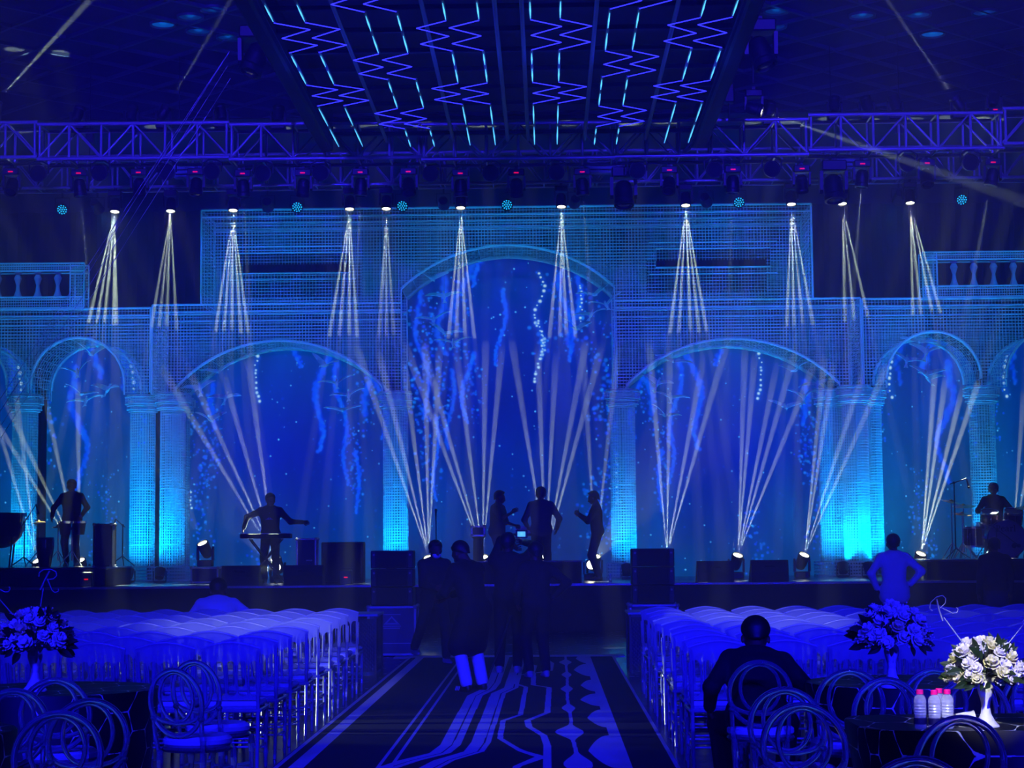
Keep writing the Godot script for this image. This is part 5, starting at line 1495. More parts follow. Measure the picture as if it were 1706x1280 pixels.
func ring_chair() -> Node3D:
	var t := thing("ring_back_chair", "", "chair", Vector3.ZERO, 0.0, "clear ring backed chairs")
	var ac := mat("clear_tube", Color(0.86, 0.88, 0.95, 0.12), 0.06)
	ac.refraction_enabled = true
	ac.refraction_scale = 0.05
	var m := MB.new()
	m.lathe([Vector2(0, 0.43), Vector2(0.19, 0.43), Vector2(0.205, 0.445), Vector2(0.205, 0.47), Vector2(0.18, 0.49), Vector2(0, 0.495)], 26)
	obj("seat_cushion", m, mat("cushion_cloth"), t)
	m = MB.new(); m.lathe([Vector2(0, 0.40), Vector2(0.2, 0.40), Vector2(0.21, 0.415), Vector2(0.2, 0.43), Vector2(0, 0.43)], 26); obj("seat_frame", m, ac, t)
	for sx in [-1.0, 1.0]:
		for z in [-0.15, 0.16]:
			m = MB.new()
			m.lathe([Vector2(0.012, 0), Vector2(0.016, 0.03), Vector2(0.014, 0.1), Vector2(0.021, 0.14), Vector2(0.016, 0.18), Vector2(0.017, 0.3), Vector2(0.023, 0.35), Vector2(0.017, 0.41)], 8, Transform3D(Basis(), Vector3(sx * 0.155, 0, z)))
			obj("leg", m, ac, t)
		m = MB.new(); m.tube([Vector3(sx * 0.16, 0.40, 0.165), Vector3(sx * 0.168, 0.5, 0.19), Vector3(sx * 0.172, 0.60, 0.20)], 0.014, 8)
		obj("back_post", m, ac, t)
		m = MB.new(); m.ell(Vector3(sx * 0.172, 0.60, 0.202), Vector3(0.021, 0.016, 0.021), Basis(), 10, 6)
		obj("collar", m, ac, t)
	m = MB.new()
	for y in [0.13, 0.2]:
		m.cyl(Vector3(-0.155, y, -0.15), Vector3(0.155, y, -0.15), 0.009, 0.009, 6)
		for sx in [-0.155, 0.155]: m.cyl(Vector3(sx, y + 0.03, -0.15), Vector3(sx, y + 0.03, 0.16), 0.009, 0.009, 6)
	m.cyl(Vector3(-0.155, 0.2, 0.16), Vector3(0.155, 0.2, 0.16), 0.009, 0.009, 6)
	obj("stretcher", m, ac, t)
	# the back: outer ring, inner oval hung from its top, a crossing bow
	var tilt := Transform3D(Basis(Vector3.RIGHT, 0.13), Vector3(0, 0.69, 0.215))
	var o := []
	for i in 36:
		var a := TAU * i / 36
		o.append(tilt * Vector3(cos(a) * 0.185, sin(a) * 0.195, 0))
	m = MB.new(); m.tube(o, 0.0155, 8, true); obj("outer_ring", m, ac, t)
	o = []
	for i in 32:
		var a := TAU * i / 32
		o.append(tilt * Vector3(cos(a) * 0.118, 0.035 + sin(a) * 0.145, -0.004))
	m = MB.new(); m.tube(o, 0.0115, 8, true); obj("inner_ring", m, ac, t)
	o = []
	for i in 15:
		var a := PI + PI * i / 14.0
		o.append(tilt * Vector3(cos(a) * 0.174, -0.045 + sin(a) * 0.075, 0.004))
	m = MB.new(); m.tube(o, 0.0125, 8); obj("cross_bow", m, ac, t)
	return t

# ---------------------------------------------------------------- round tables and what stands on them
func cloth_picture() -> ImageTexture:
	var a := 64.0   # hexagon side in pixels
	var w := int(3.0 * a)
	var h := int(sqrt(3.0) * a)
	var im := Image.create(w, h, false, Image.FORMAT_RGB8)
	im.fill(Color(0.02, 0.02, 0.028))
	var verts := []
	var s3 := sqrt(3.0) * a
	for i in range(-1, 3):
		for j in range(-1, 3):
			for base in [Vector2(0, 0), Vector2(1.5 * a, s3 / 2)]:
				var c: Vector2 = base + Vector2(i * 3.0 * a, j * s3)
				verts.append([c + Vector2(a, 0), [0.0, TAU / 3, -TAU / 3]])
				verts.append([c + Vector2(-a, 0), [PI, PI / 3, -PI / 3]])
	for j in h:
		for i in w:
			var p := Vector2(i, j)
			for q in verts:
				var d: Vector2 = p - q[0]
				if d.length() > a * 0.5: continue
				for t in q[1]:
					var e := Vector2(cos(t), sin(t))
					var along := d.dot(e)
					if along < 0.0: continue
					var off := absf(d.dot(Vector2(-e.y, e.x)))
					if off < 2.4 * (1.0 - along / (a * 0.55)) + 0.2:
						im.set_pixel(i, j, Color(0.9, 0.92, 0.86))
	return ImageTexture.create_from_image(im)

func round_table(at: Vector3, R: float, Rz: float, ex: float, label: String, cl: StandardMaterial3D) -> void:
	var t := thing("banquet_table", ("round" if ex < 3.0 else "long") + " banquet table hidden under a dark patterned cloth " + label, "table", at, 0.0, "banquet tables")
	var out := PackedVector2Array()
	for k in 40:
		var th := TAU * k / 40
		out.append(Vector2(signf(cos(th)) * pow(absf(cos(th)), 2.0 / ex) * R, signf(sin(th)) * pow(absf(sin(th)), 2.0 / ex) * Rz))
	var m := MB.new(); m.prism(out, -0.735, -0.70, Transform3D(Basis(Vector3.RIGHT, PI / 2), Vector3.ZERO)); obj("table_top", m, mat("shell_wood"), t)
	for k in 4:
		var a := TAU * k / 4 + 0.4
		m = MB.new(); m.cyl(Vector3(cos(a) * R * 0.6, 0, sin(a) * Rz * 0.6), Vector3(cos(a) * R * 0.6, 0.7, sin(a) * Rz * 0.6), 0.018, 0.018, 8); obj("leg", m, mat("steel"), t)
	# fitted stretch cloth, drawn in a little towards the floor
	var c := MB.new()
	var seg := 60
	var rows := [[R + 0.008, 0.742, 0.0], [R + 0.016, 0.735, 0.02], [R + 0.014, 0.70, 0.05], [R - 0.03, 0.45, 0.30], [R - 0.05, 0.2, 0.55], [R - 0.03, 0.012, 0.74]]
	for i in rows.size() - 1:
		for k in seg:
			var p := []
			var uv := []
			for e in [[i, k], [i, k + 1], [i + 1, k + 1], [i + 1, k]]:
				var th: float = TAU * e[1] / seg
				var pull: float = 1.0 + (0.03 * cos(th * 4.0 + 1.0) * rows[e[0]][2])
				var rr: float = rows[e[0]][0] * pull
				var sx := signf(cos(th)) * pow(absf(cos(th)), 2.0 / ex)
				var sz := signf(sin(th)) * pow(absf(sin(th)), 2.0 / ex)
				p.append(Vector3(sx * rr, rows[e[0]][1], sz * (rr - R + Rz)))
				uv.append(Vector2(th * R / 0.42, rows[e[0]][2] / 0.2425))
			var n0 := Vector3(p[0].x, 0.1, p[0].z).normalized()
			var n1 := Vector3(p[1].x, 0.1, p[1].z).normalized()
			c.tri(p[0], p[1], p[2], n0, n1, n1, uv[0], uv[1], uv[2])
			c.tri(p[0], p[2], p[3], n0, n1, n0, uv[0], uv[2], uv[3])
	for k in seg:
		var a0 := TAU * k / seg
		var a1 := TAU * (k + 1) / seg
		var r: float = rows[0][0]
		var pa := Vector3(signf(cos(a0)) * pow(absf(cos(a0)), 2.0 / ex) * r, 0.742, signf(sin(a0)) * pow(absf(sin(a0)), 2.0 / ex) * (r - R + Rz))
		var pb := Vector3(signf(cos(a1)) * pow(absf(cos(a1)), 2.0 / ex) * r, 0.742, signf(sin(a1)) * pow(absf(sin(a1)), 2.0 / ex) * (r - R + Rz))
		c.tri(Vector3(0, 0.744, 0), pa, pb, Vector3.UP, Vector3.UP, Vector3.UP, Vector2.ZERO, Vector2(pa.x, pa.z) / 0.42, Vector2(pb.x, pb.z) / 0.42)
	var o := obj("tablecloth", c, cl)
	o.position = at
	tag(o, "dark fitted tablecloth with pale three-pointed line pattern " + label, "tablecloth", "patterned tablecloths")

func bloom_mesh(rng: RandomNumberGenerator) -> MB:
	var m := MB.new()
	m.ell(Vector3(0, 0.012, 0), Vector3(0.016, 0.018, 0.016), Basis(), 8, 6)
	for ring in 3:
		var cnt := 5 + ring
		for k in cnt:
			var a := TAU * k / cnt + ring * 0.6 + rng.randf_range(-0.15, 0.15)
			var B := Basis(Vector3.UP, a) * Basis(Vector3.RIGHT, 0.35 + ring * 0.42)
			var c := B * Vector3(0, 0.022 - ring * 0.002, 0.006 + ring * 0.005)
			m.ell(c, Vector3(0.016 + ring * 0.002, 0.022, 0.004), B, 8, 5)
	return m

func leaf_mesh() -> MB:
	var m := MB.new()
	var n := 6
	for i in n:
		var t0 := float(i) / n
		var t1 := float(i + 1) / n
		var w0 := 0.018 * sin(PI * t0) + 0.0005
		var w1 := 0.018 * sin(PI * t1) + 0.0005
		var c0 := Vector3(0, 0.09 * t0, -0.02 * t0 * t0)
		var c1 := Vector3(0, 0.09 * t1, -0.02 * t1 * t1)
		for s in [-1.0, 1.0]:
			var nn := Vector3(-s * 0.35, 0.1, 1).normalized()
			m.quad(c0, c1, c1 + Vector3(s * w1, 0, 0.25 * w1), c0 + Vector3(s * w0, 0, 0.25 * w0), nn)
	return m

func centrepiece(at: Vector3, s: float, vl: String, fl: String, sd: int, count: int, picks: Array) -> void:
	var v := thing("flower_vase", vl, "vase", at, 0.0, "white trumpet vases")
	var m := MB.new()
	m.lathe([Vector2(0.0, 0.004) * s, Vector2(0.075, 0.0) * s, Vector2(0.075, 0.008) * s, Vector2(0.05, 0.035) * s, Vector2(0.030, 0.075) * s, Vector2(0.024, 0.115) * s, Vector2(0.03, 0.155) * s, Vector2(0.042, 0.195) * s, Vector2(0.046, 0.22) * s, Vector2(0.040, 0.245) * s, Vector2(0.022, 0.262) * s], 22)
	obj("vase_body", m, mat("vase_white", Color(0.86, 0.86, 0.88), 0.35), v)
	m = MB.new()
	m.lathe([Vector2(0.022, 0.262) * s, Vector2(0.034, 0.27) * s, Vector2(0.036, 0.276) * s, Vector2(0.024, 0.284) * s, Vector2(0.03, 0.30) * s, Vector2(0.04, 0.312) * s, Vector2(0.03, 0.313) * s, Vector2(0.0, 0.29) * s], 18)
	obj("vase_neck", m, mat("vase_white"), v)
	var f := thing("flower_arrangement", fl, "flowers", at + Vector3.UP * 0.31 * s, 0.0, "white flower arrangements")
	var rng := RandomNumberGenerator.new(); rng.seed = sd
	var stems := MB.new()
	var bl := [bloom_mesh(rng).mesh(), bloom_mesh(rng).mesh()]
	var lf := leaf_mesh().mesh()
	var white := mat("petal_white", Color(0.88, 0.86, 0.84), 0.7)
	var cream := mat("petal_cream", Color(0.84, 0.82, 0.62), 0.7)
	var green := mat("leaf_green", Color(0.10, 0.19, 0.06), 0.6)
	for i in count:
		var ya := 1.0 - 1.12 * (i + 0.5) / count
		var a := i * 2.39996 + rng.randf_range(-0.25, 0.25)
		var rr := sqrt(maxf(0.0, 1.0 - ya * ya))
		var d := Vector3(cos(a) * rr, ya, sin(a) * rr)
		var p := Vector3(d.x * 0.205, 0.05 + d.y * 0.125 - 0.07 * rr * rr * rr, d.z * 0.205) * s * rng.randf_range(0.86, 1.05)
		var y := (d + Vector3(0, 0.25, 0)).normalized()
		var x := y.cross(Vector3(0.3, 0.2, 0.9)).normalized()
		var B := Basis(x, y, x.cross(y)) * (s * rng.randf_range(0.85, 1.25))
		obj("bloom", bl[i % 2], cream if rng.randf() < 0.2 else white, f, Transform3D(B, p))
		stems.bar(Vector3(0, -0.02, 0) * s, p, 0.004)
	for i in int(count * 1.5):
		var a := rng.randf() * TAU
		var ya := rng.randf_range(-0.35, 0.95)
		var rr := sqrt(1.0 - ya * ya)
		var d := Vector3(cos(a) * rr, ya, sin(a) * rr)
		var p := Vector3(d.x * 0.175, 0.04 + d.y * 0.105 - 0.07 * rr * rr * rr, d.z * 0.175) * s
		var y := (d + Vector3(rng.randf_range(-0.5, 0.5), rng.randf_range(-0.5, 0.3), rng.randf_range(-0.5, 0.5))).normalized()
		var x := y.cross(Vector3(0.3, 0.2, 0.9)).normalized()
		obj("leaf", lf, green, f, Transform3D(Basis(x, y, x.cross(y)) * (s * rng.randf_range(0.8, 1.3)), p))
	# fine filler sprigs
	var sp := MB.new()
	for i in 160:
		var a := rng.randf() * TAU
		var ya := rng.randf_range(-0.3, 1.0)
		var rr := sqrt(1.0 - ya * ya)
		var d := Vector3(cos(a) * rr, ya, sin(a) * rr)
		var k := rng.randf_range(1.0, 1.22)
		var p := Vector3(d.x * 0.21 * k, 0.05 + d.y * 0.135 * k - 0.07 * rr * rr * rr, d.z * 0.21 * k) * s
		sp.ell(p, Vector3.ONE * 0.0055 * s, Basis(), 5, 4)
		sp.bar(p, p * 0.8, 0.0015)
	obj("filler_sprigs", sp, white, f).set_meta("kind", "stuff")
	obj("stems", stems, green, f).set_meta("kind", "stuff")
	for q in picks:   # clear letter on a stick
		var pk := thing("letter_pick", q[0], "sign", at + Vector3.UP * 0.31 * s + q[1] * s * 0.40, 0.0, "clear letter picks")
		var m2 := MB.new(); m2.cyl(Vector3.ZERO, q[1] * s * 0.36, 0.004 * s, 0.004 * s, 6); obj("stick", m2, acrylic(), pk)
		var B := Basis(Vector3.BACK, q[2])
		var lt := MB.new()   # a flowing capital R as a bent tube
		var st := []
		for e in [[-0.05, -0.09], [-0.03, 0.0], [-0.005, 0.085]]: st.append(Vector3(e[0], e[1], 0) * s)
		lt.tube(st, 0.007 * s, 6)
		st = []
		for e in [[-0.085, 0.02], [-0.09, 0.05], [-0.06, 0.085], [0.0, 0.10], [0.05, 0.088], [0.062, 0.055], [0.04, 0.022], [-0.015, 0.01]]: st.append(Vector3(e[0], e[1], 0) * s)
		lt.tube(st, 0.005 * s, 6)
		st = []
		for e in [[-0.01, 0.012], [0.02, -0.03], [0.05, -0.075], [0.08, -0.088], [0.105, -0.07], [0.10, -0.05]]: st.append(Vector3(e[0], e[1], 0) * s)
		lt.tube(st, 0.005 * s, 6)
		obj("letter", lt, acrylic(), pk, Transform3D(B * 0.72, q[1] * s * 0.36 + B * Vector3(0.02, 0.05, 0) * s))

func tables() -> void:
	var cl := StandardMaterial3D.new()
	cl.albedo_texture = cloth_picture(); cl.roughness = 0.55
	round_table(Vector3(-3.15, 0, -9.14), 0.60, 0.60, 2.0, "at the picture corner, kettledrum side", cl)
	round_table(Vector3(-3.03, 0, -11.85), 0.62, 0.62, 2.0, "behind the ring chairs, kettledrum side", cl)
	round_table(Vector3(2.25, 0, -9.29), 0.80, 0.43, 5.0, "with the water bottles", cl)
	round_table(Vector3(2.22, 0, -11.98), 0.62, 0.62, 2.0, "at which the man in black sits", cl)
	var src := ring_chair()
	var first := true
	var list := [
		[-2.72, -9.78, 0.5, "cut by the picture edge, at the corner table"], [-2.70, -10.56, 0.1, "pushed against the table with flowers, kettledrum side"], [-2.17, -9.11, 0.42, "beside the corner table, second nearest"], [-2.14, -8.43, 0.35, "nearest of the kettledrum side, at the corner table"],
		[-2.19, -11.31, -0.45, "with blue cushion beside the patterned cloth, front of the pair"], [-2.22, -12.12, -0.5, "with blue cushion beside the patterned cloth, rear of the pair"],
		[1.27, -11.70, -0.1, "in which the man in black sits"], [1.16, -9.53, -0.35, "behind the nearest one, drum kit side of the runner"], [1.12, -8.60, -0.35, "nearest the runner beside the water bottle table"],
		[1.68, -10.86, -0.05, "against the man's table, nearest him"], [1.76, -10.15, 3.3, "beyond the water bottle table, bottle side"], [2.15, -10.87, 0.1, "against the man's table, middle"], [2.2, -10.13, 2.9, "beyond the water bottle table, behind the white vase"], [2.66, -10.72, 0.3, "against the man's table, at the picture edge"],
		[1.67, -7.93, 0.12, "in front of the water bottles and vase"], [1.21, -6.45, 0.0, "only its top shows at the bottom picture edge"]]
	for q in list:
		var B := Basis(Vector3.UP, q[2])
		var at := Vector3(q[0], 0, q[1]) - B * Vector3(0, 0, 0.23)
		var lab: String = "clear ring backed chair " + q[3]
		if first:
			src.position = at; src.rotation.y = q[2]; src.set_meta("label", lab); first = false
		else: dup(src, lab, at, q[2])
	centrepiece(Vector3(2.02, 0.745, -9.02), 0.80, "slender white vase beside the water bottles", "white and cream flower dome on the vase by the water bottles", 3, 46,
		[["clear script letter pick in the white flowers, nearer the runner", Vector3(-0.30, 0.42, 0.0), 0.5], ["clear script letter pick in the white flowers, nearer the picture edge", Vector3(0.32, 0.38, 0.0), -0.6]])
	centrepiece(Vector3(2.02, 0.745, -11.45), 0.98, "white vase bathed in blue on the man's table", "blue lit flower dome on the man's table", 9, 42, [])
	centrepiece(Vector3(-3.09, 0.745, -11.6), 0.98, "white vase bathed in blue on the table, kettledrum side", "blue lit flower dome on the kettledrum side table", 15, 42,
		[["clear script letter pick in the blue lit flowers, outer one", Vector3(-0.32, 0.36, 0.0), 0.5], ["clear script letter pick in the blue lit flowers, inner one", Vector3(0.06, 0.42, 0.0), -0.2]])
	# bottles and cups
	var k := 0
	for q in [[1.70, -8.93, "clear water bottle with pink cap, outermost of four towards the runner"], [1.76, -8.90, "clear water bottle with pink cap, front one of four"], [1.80, -8.99, "clear water bottle with pink cap, rearmost of four"], [1.825, -8.93, "clear water bottle with pink cap, beside the fallen paper cup"]]:
		var t := thing("water_bottle", q[2], "bottle", Vector3(q[0], 0.745, q[1]), k * 0.7, "pink capped water bottles")
		bottle_parts(t, 1.0, false)
		k += 1
	var cup := thing("paper_cup", "white paper cup lying on its side by the bottles", "cup", Vector3(1.93, 0.777, -9.06))
	var m := MB.new()
	m.lathe([Vector2(0.0, 0.0), Vector2(0.024, 0.0), Vector2(0.033, 0.085), Vector2(0.031, 0.085), Vector2(0.022, 0.003)], 20, Transform3D(Basis(Vector3.BACK, -PI / 2 + 0.1) * Basis(Vector3.UP, 0.3), Vector3(-0.04, 0, 0)))
	obj("cup_wall", m, mat("paper_white", Color(0.82, 0.82, 0.82), 0.7), cup)
	m = MB.new(); m.tube(ring_pts(Vector3(0.0445, -0.008, 0), 0.033), 0.002, 5, true); obj("rolled_rim", m, mat("paper_white"), cup)

func ring_pts(c: Vector3, r: float) -> Array:
	var o := []
	for i in 20: o.append(c + Vector3(0, cos(TAU * i / 20) * r, sin(TAU * i / 20) * r))
	return o

# ---------------------------------------------------------------- hanging birds in the arches
func birds() -> void:
	var groups := [
		["hand drummer's narrow arch", [[-9.83, 5.78], [-10.17, 5.40], [-9.56, 5.05], [-10.21, 4.97], [-9.92, 4.77]], ["arch", -9.98, 1.0, 5.08, 6.08]],
		["outer side of the keyboard arch", [[-7.05, 5.37], [-7.5, 5.03], [-6.98, 4.85], [-7.37, 4.39]], ["arch", -5.68, 2.2, 4.98, 5.97]],
		["inner side of the keyboard arch", [[-4.76, 5.48], [-4.53, 5.11], [-4.30, 4.87], [-4.46, 4.57]], ["arch", -5.68, 2.2, 4.98, 5.97]],
		["keyboard side of the central arch", [[-2.46, 7.35], [-2.20, 6.99], [-2.44, 6.51], [-2.21, 6.24], [-1.99, 5.94]], ["arch", -0.80, 2.27, 7.06, 7.97]],
		["drum side of the central arch", [[1.06, 6.96], [0.67, 6.31], [1.0, 6.59], [1.32, 6.76]], ["arch", -0.80, 2.27, 7.06, 7.97]],
		["inner side of the drum side wide arch", [[2.74, 5.5], [2.41, 5.05], [2.70, 4.76], [2.59, 4.39]], ["arch", 3.95, 2.25, 4.95, 5.92]],
		["outer side of the drum side wide arch", [[5.33, 5.28], [5.84, 5.01], [5.58, 4.73], [5.21, 4.55]], ["arch", 3.95, 2.25, 4.95, 5.92]],
		["narrow arch by the drums", [[8.0, 5.87], [8.21, 5.67], [7.82, 5.52], [8.28, 5.25], [8.17, 5.07]], ["arch", 8.2, 1.0, 5.0, 6.03]]]
	var paint := mat("bird_white", Color(0.82, 0.84, 0.86), 0.6)
	var body := MB.new()
	body.ell(Vector3(0, 0, 0), Vector3(0.04, 0.038, 0.12), Basis(Vector3.RIGHT, 0.3), 10, 8)
	body.ell(Vector3(0, 0.045, -0.12), Vector3(0.026, 0.026, 0.032), Basis(), 8, 6)
	body.cyl(Vector3(0, 0.04, -0.145), Vector3(0, 0.03, -0.185), 0.010, 0.001, 6)
	var tail := MB.new()
	tail.prism(PackedVector2Array([Vector2(-0.015, 0), Vector2(0.015, 0), Vector2(0.05, 0.13), Vector2(0, 0.11), Vector2(-0.05, 0.13)]), -0.004, 0.004, Transform3D(Basis(Vector3.RIGHT, PI / 2 + 0.25), Vector3(0, -0.03, 0.09)))
	var ww := []
	for sx in [-1.0, 1.0]:
		var w := MB.new()
		var pts := []
		for i in 9:
			var t := i / 8.0
			pts.append([Vector3(sx * (0.03 + 0.36 * t), 0.02 + 0.12 * sin(t * 1.7) , -0.02 + 0.06 * t * t), 0.085 * (1.0 - t * t * 0.88) + 0.006])
		for i in 8:
			var a: Vector3 = pts[i][0]; var b: Vector3 = pts[i + 1][0]
			var fa := Vector3(0, 0, pts[i][1]); var fb := Vector3(0, 0, pts[i + 1][1])
			for q in [0.006, -0.006]:
				var up := Vector3(0, q, 0)
				w.quad(a - fa * 0.6 + up, b - fb * 0.6 + up, b + fb + up, a + fa + up, Vector3(0, signf(q), 0))
			w.quad(a + fa + Vector3(0, 0.006, 0), b + fb + Vector3(0, 0.006, 0), b + fb - Vector3(0, 0.006, 0), a + fa - Vector3(0, 0.006, 0), Vector3.BACK)
			w.quad(a - fa * 0.6 + Vector3(0, 0.006, 0), b - fb * 0.6 + Vector3(0, 0.006, 0), b - fb * 0.6 - Vector3(0, 0.006, 0), a - fa * 0.6 - Vector3(0, 0.006, 0), Vector3.FORWARD)
		ww.append(w.mesh())
	var bm := body.mesh()
	var tm := tail.mesh()
	var rng := RandomNumberGenerator.new(); rng.seed = 21
	for g in groups:
		var l: Array = g[1]
		l.sort_custom(func(a, b): return a[1] > b[1])
		for i in l.size():
			var pos := ["highest", "second highest", "third highest", "second lowest", "lowest"] if l.size() == 5 else ["highest", "second highest", "second lowest", "lowest"]
			var z := -41.1 - 0.25 * (i % 4)
			var t := thing("bird_ornament", "white flying bird ornament, %s in the %s" % [pos[i], g[0]], "ornament", Vector3(l[i][0], l[i][1], z), 0.0, "hanging bird ornaments")
			var B := Basis(Vector3.UP, rng.randf_range(-0.7, 0.7) + (PI if i % 3 == 0 else 0.0)) * Basis(Vector3.BACK, rng.randf_range(-0.25, 0.25)) * Basis(Vector3.RIGHT, rng.randf_range(0.35, 0.8) * (-1.0 if i % 3 == 0 else 1.0))
			obj("body", bm, paint, t, Transform3D(B, Vector3.ZERO))
			obj("tail", tm, paint, t, Transform3D(B, Vector3.ZERO))
			for k in 2: obj("wing", ww[k], paint, t, Transform3D(B * Basis(Vector3.BACK, (1.0 if k == 1 else -1.0) * rng.randf_range(-0.35, 0.3)), Vector3.ZERO))
			var th := MB.new(); th.cyl(Vector3.ZERO, Vector3(0, open_at_x(g[2], l[i][0])[1] - l[i][1] + 0.12, 0), 0.0015, 0.0015, 4)
			obj("hanging_thread", th, mat("thread", Color(0.08, 0.08, 0.1), 0.7), t)

# ---------------------------------------------------------------- people
# bones: [a, b, radius a, radius b]; joined with a smooth minimum on a grid and meshed as surface nets
func snet(mb: MB, bones: Array, cell: float, k: float, cuts := []) -> void:
	var lo := Vector3.INF
	var hi := -Vector3.INF
	for b in bones:
		var r: float = maxf(b[2], b[3]) + cell * 2.5
		lo = lo.min((b[0] as Vector3).min(b[1]) - Vector3.ONE * r)
		hi = hi.max((b[0] as Vector3).max(b[1]) + Vector3.ONE * r)
	var nx := int((hi.x - lo.x) / cell) + 2
	var ny := int((hi.y - lo.y) / cell) + 2
	var nz := int((hi.z - lo.z) / cell) + 2
	var f := PackedFloat32Array()
	f.resize(nx * ny * nz)
	f.fill(1.0)
	for b in bones:
		var a: Vector3 = b[0]
		var e: Vector3 = b[1]
		var ra: float = b[2]
		var rb: float = b[3]
		var r := maxf(ra, rb) + cell * 2.0 + k
		var l := a.min(e) - Vector3.ONE * r - lo
		var h := a.max(e) + Vector3.ONE * r - lo
		var d := e - a
		var dd := maxf(d.length_squared(), 1e-9)
		for z in range(maxi(0, int(l.z / cell)), mini(nz - 1, int(h.z / cell) + 1) + 1):
			for y in range(maxi(0, int(l.y / cell)), mini(ny - 1, int(h.y / cell) + 1) + 1):
				var row := (z * ny + y) * nx
				for x in range(maxi(0, int(l.x / cell)), mini(nx - 1, int(h.x / cell) + 1) + 1):
					var p := lo + Vector3(x, y, z) * cell
					var t := clampf((p - a).dot(d) / dd, 0.0, 1.0)
					var s := p.distance_to(a + d * t) - lerpf(ra, rb, t)
					var o := f[row + x]
					var q := k - absf(o - s)
					f[row + x] = minf(o, s) - (q * q / (4.0 * k) if q > 0.0 else 0.0)
	for c in cuts:   # [plane point, plane normal]: what lies on the normal's side is taken away
		for z in nz:
			for y in ny:
				var row := (z * ny + y) * nx
				for x in nx:
					var p := lo + Vector3(x, y, z) * cell
					var m := 1e9
					for i in range(0, c.size(), 2): m = minf(m, (p - (c[i] as Vector3)).dot(c[i + 1]))
					f[row + x] = maxf(f[row + x], m)
	var idx := PackedInt32Array()
	idx.resize(nx * ny * nz)
	idx.fill(-1)
	var vs := PackedVector3Array()
	var sy := nx
	var sz := nx * ny
	var off := [0, 1, sy, sy + 1, sz, sz + 1, sz + sy, sz + sy + 1]
	var edges := [[0, 1], [2, 3], [4, 5], [6, 7], [0, 2], [1, 3], [4, 6], [5, 7], [0, 4], [1, 5], [2, 6], [3, 7]]
	for z in nz - 1:
		for y in ny - 1:
			var row := (z * ny + y) * nx
			for x in nx - 1:
				var i := row + x
				var g := f[i] < 0.0
				if (f[i + 1] < 0.0) == g and (f[i + sy] < 0.0) == g and (f[i + sz] < 0.0) == g and (f[i + sy + 1] < 0.0) == g and (f[i + sz + 1] < 0.0) == g and (f[i + sz + sy] < 0.0) == g and (f[i + sz + sy + 1] < 0.0) == g: continue
				var sum := Vector3.ZERO
				var cnt := 0
				for e in edges:
					var va := f[i + off[e[0]]]
					var vb := f[i + off[e[1]]]
					if (va < 0.0) == (vb < 0.0): continue
					var t := va / (va - vb)
					var pa := Vector3(e[0] & 1, (e[0] >> 1) & 1, (e[0] >> 2) & 1)
					var pb := Vector3(e[1] & 1, (e[1] >> 1) & 1, (e[1] >> 2) & 1)
					sum += pa.lerp(pb, t)
					cnt += 1
				idx[i] = vs.size()
				vs.append(lo + (Vector3(x, y, z) + sum / cnt) * cell)
	var quads := []
	for z in range(1, nz - 1):
		for y in range(1, ny - 1):
			var row := (z * ny + y) * nx
			for x in range(1, nx - 1):
				var i := row + x
				var g := f[i] < 0.0
				if (f[i + 1] < 0.0) != g: quads.append([idx[i], idx[i - sy], idx[i - sy - sz], idx[i - sz], g])
				if (f[i + sy] < 0.0) != g: quads.append([idx[i], idx[i - sz], idx[i - sz - 1], idx[i - 1], g])
				if (f[i + sz] < 0.0) != g: quads.append([idx[i], idx[i - 1], idx[i - 1 - sy], idx[i - sy], g])
	var ns := PackedVector3Array()
	ns.resize(vs.size())
	for q in quads:
		if q[0] < 0 or q[1] < 0 or q[2] < 0 or q[3] < 0: continue
		var nn := (vs[q[2]] - vs[q[0]]).cross(vs[q[3]] - vs[q[1]])
		if not q[4]: nn = -nn
		for j in 4: ns[q[j]] += nn
	# which way is out: away from the solid
	var sgn := 1.0
	var best := -1e9
	for i in vs.size():
		if vs[i].y > best:
			best = vs[i].y; sgn = 1.0 if ns[i].y > 0.0 else -1.0
	for q in quads:
		if q[0] < 0 or q[1] < 0 or q[2] < 0 or q[3] < 0: continue
		mb.quadn(vs[q[0]], vs[q[1]], vs[q[2]], vs[q[3]], ns[q[0]].normalized() * sgn, ns[q[1]].normalized() * sgn, ns[q[2]].normalized() * sgn, ns[q[3]].normalized() * sgn)

var head_mb: MB
var hair_mb: MB
var hand_mb: MB
var fist_mb: MB

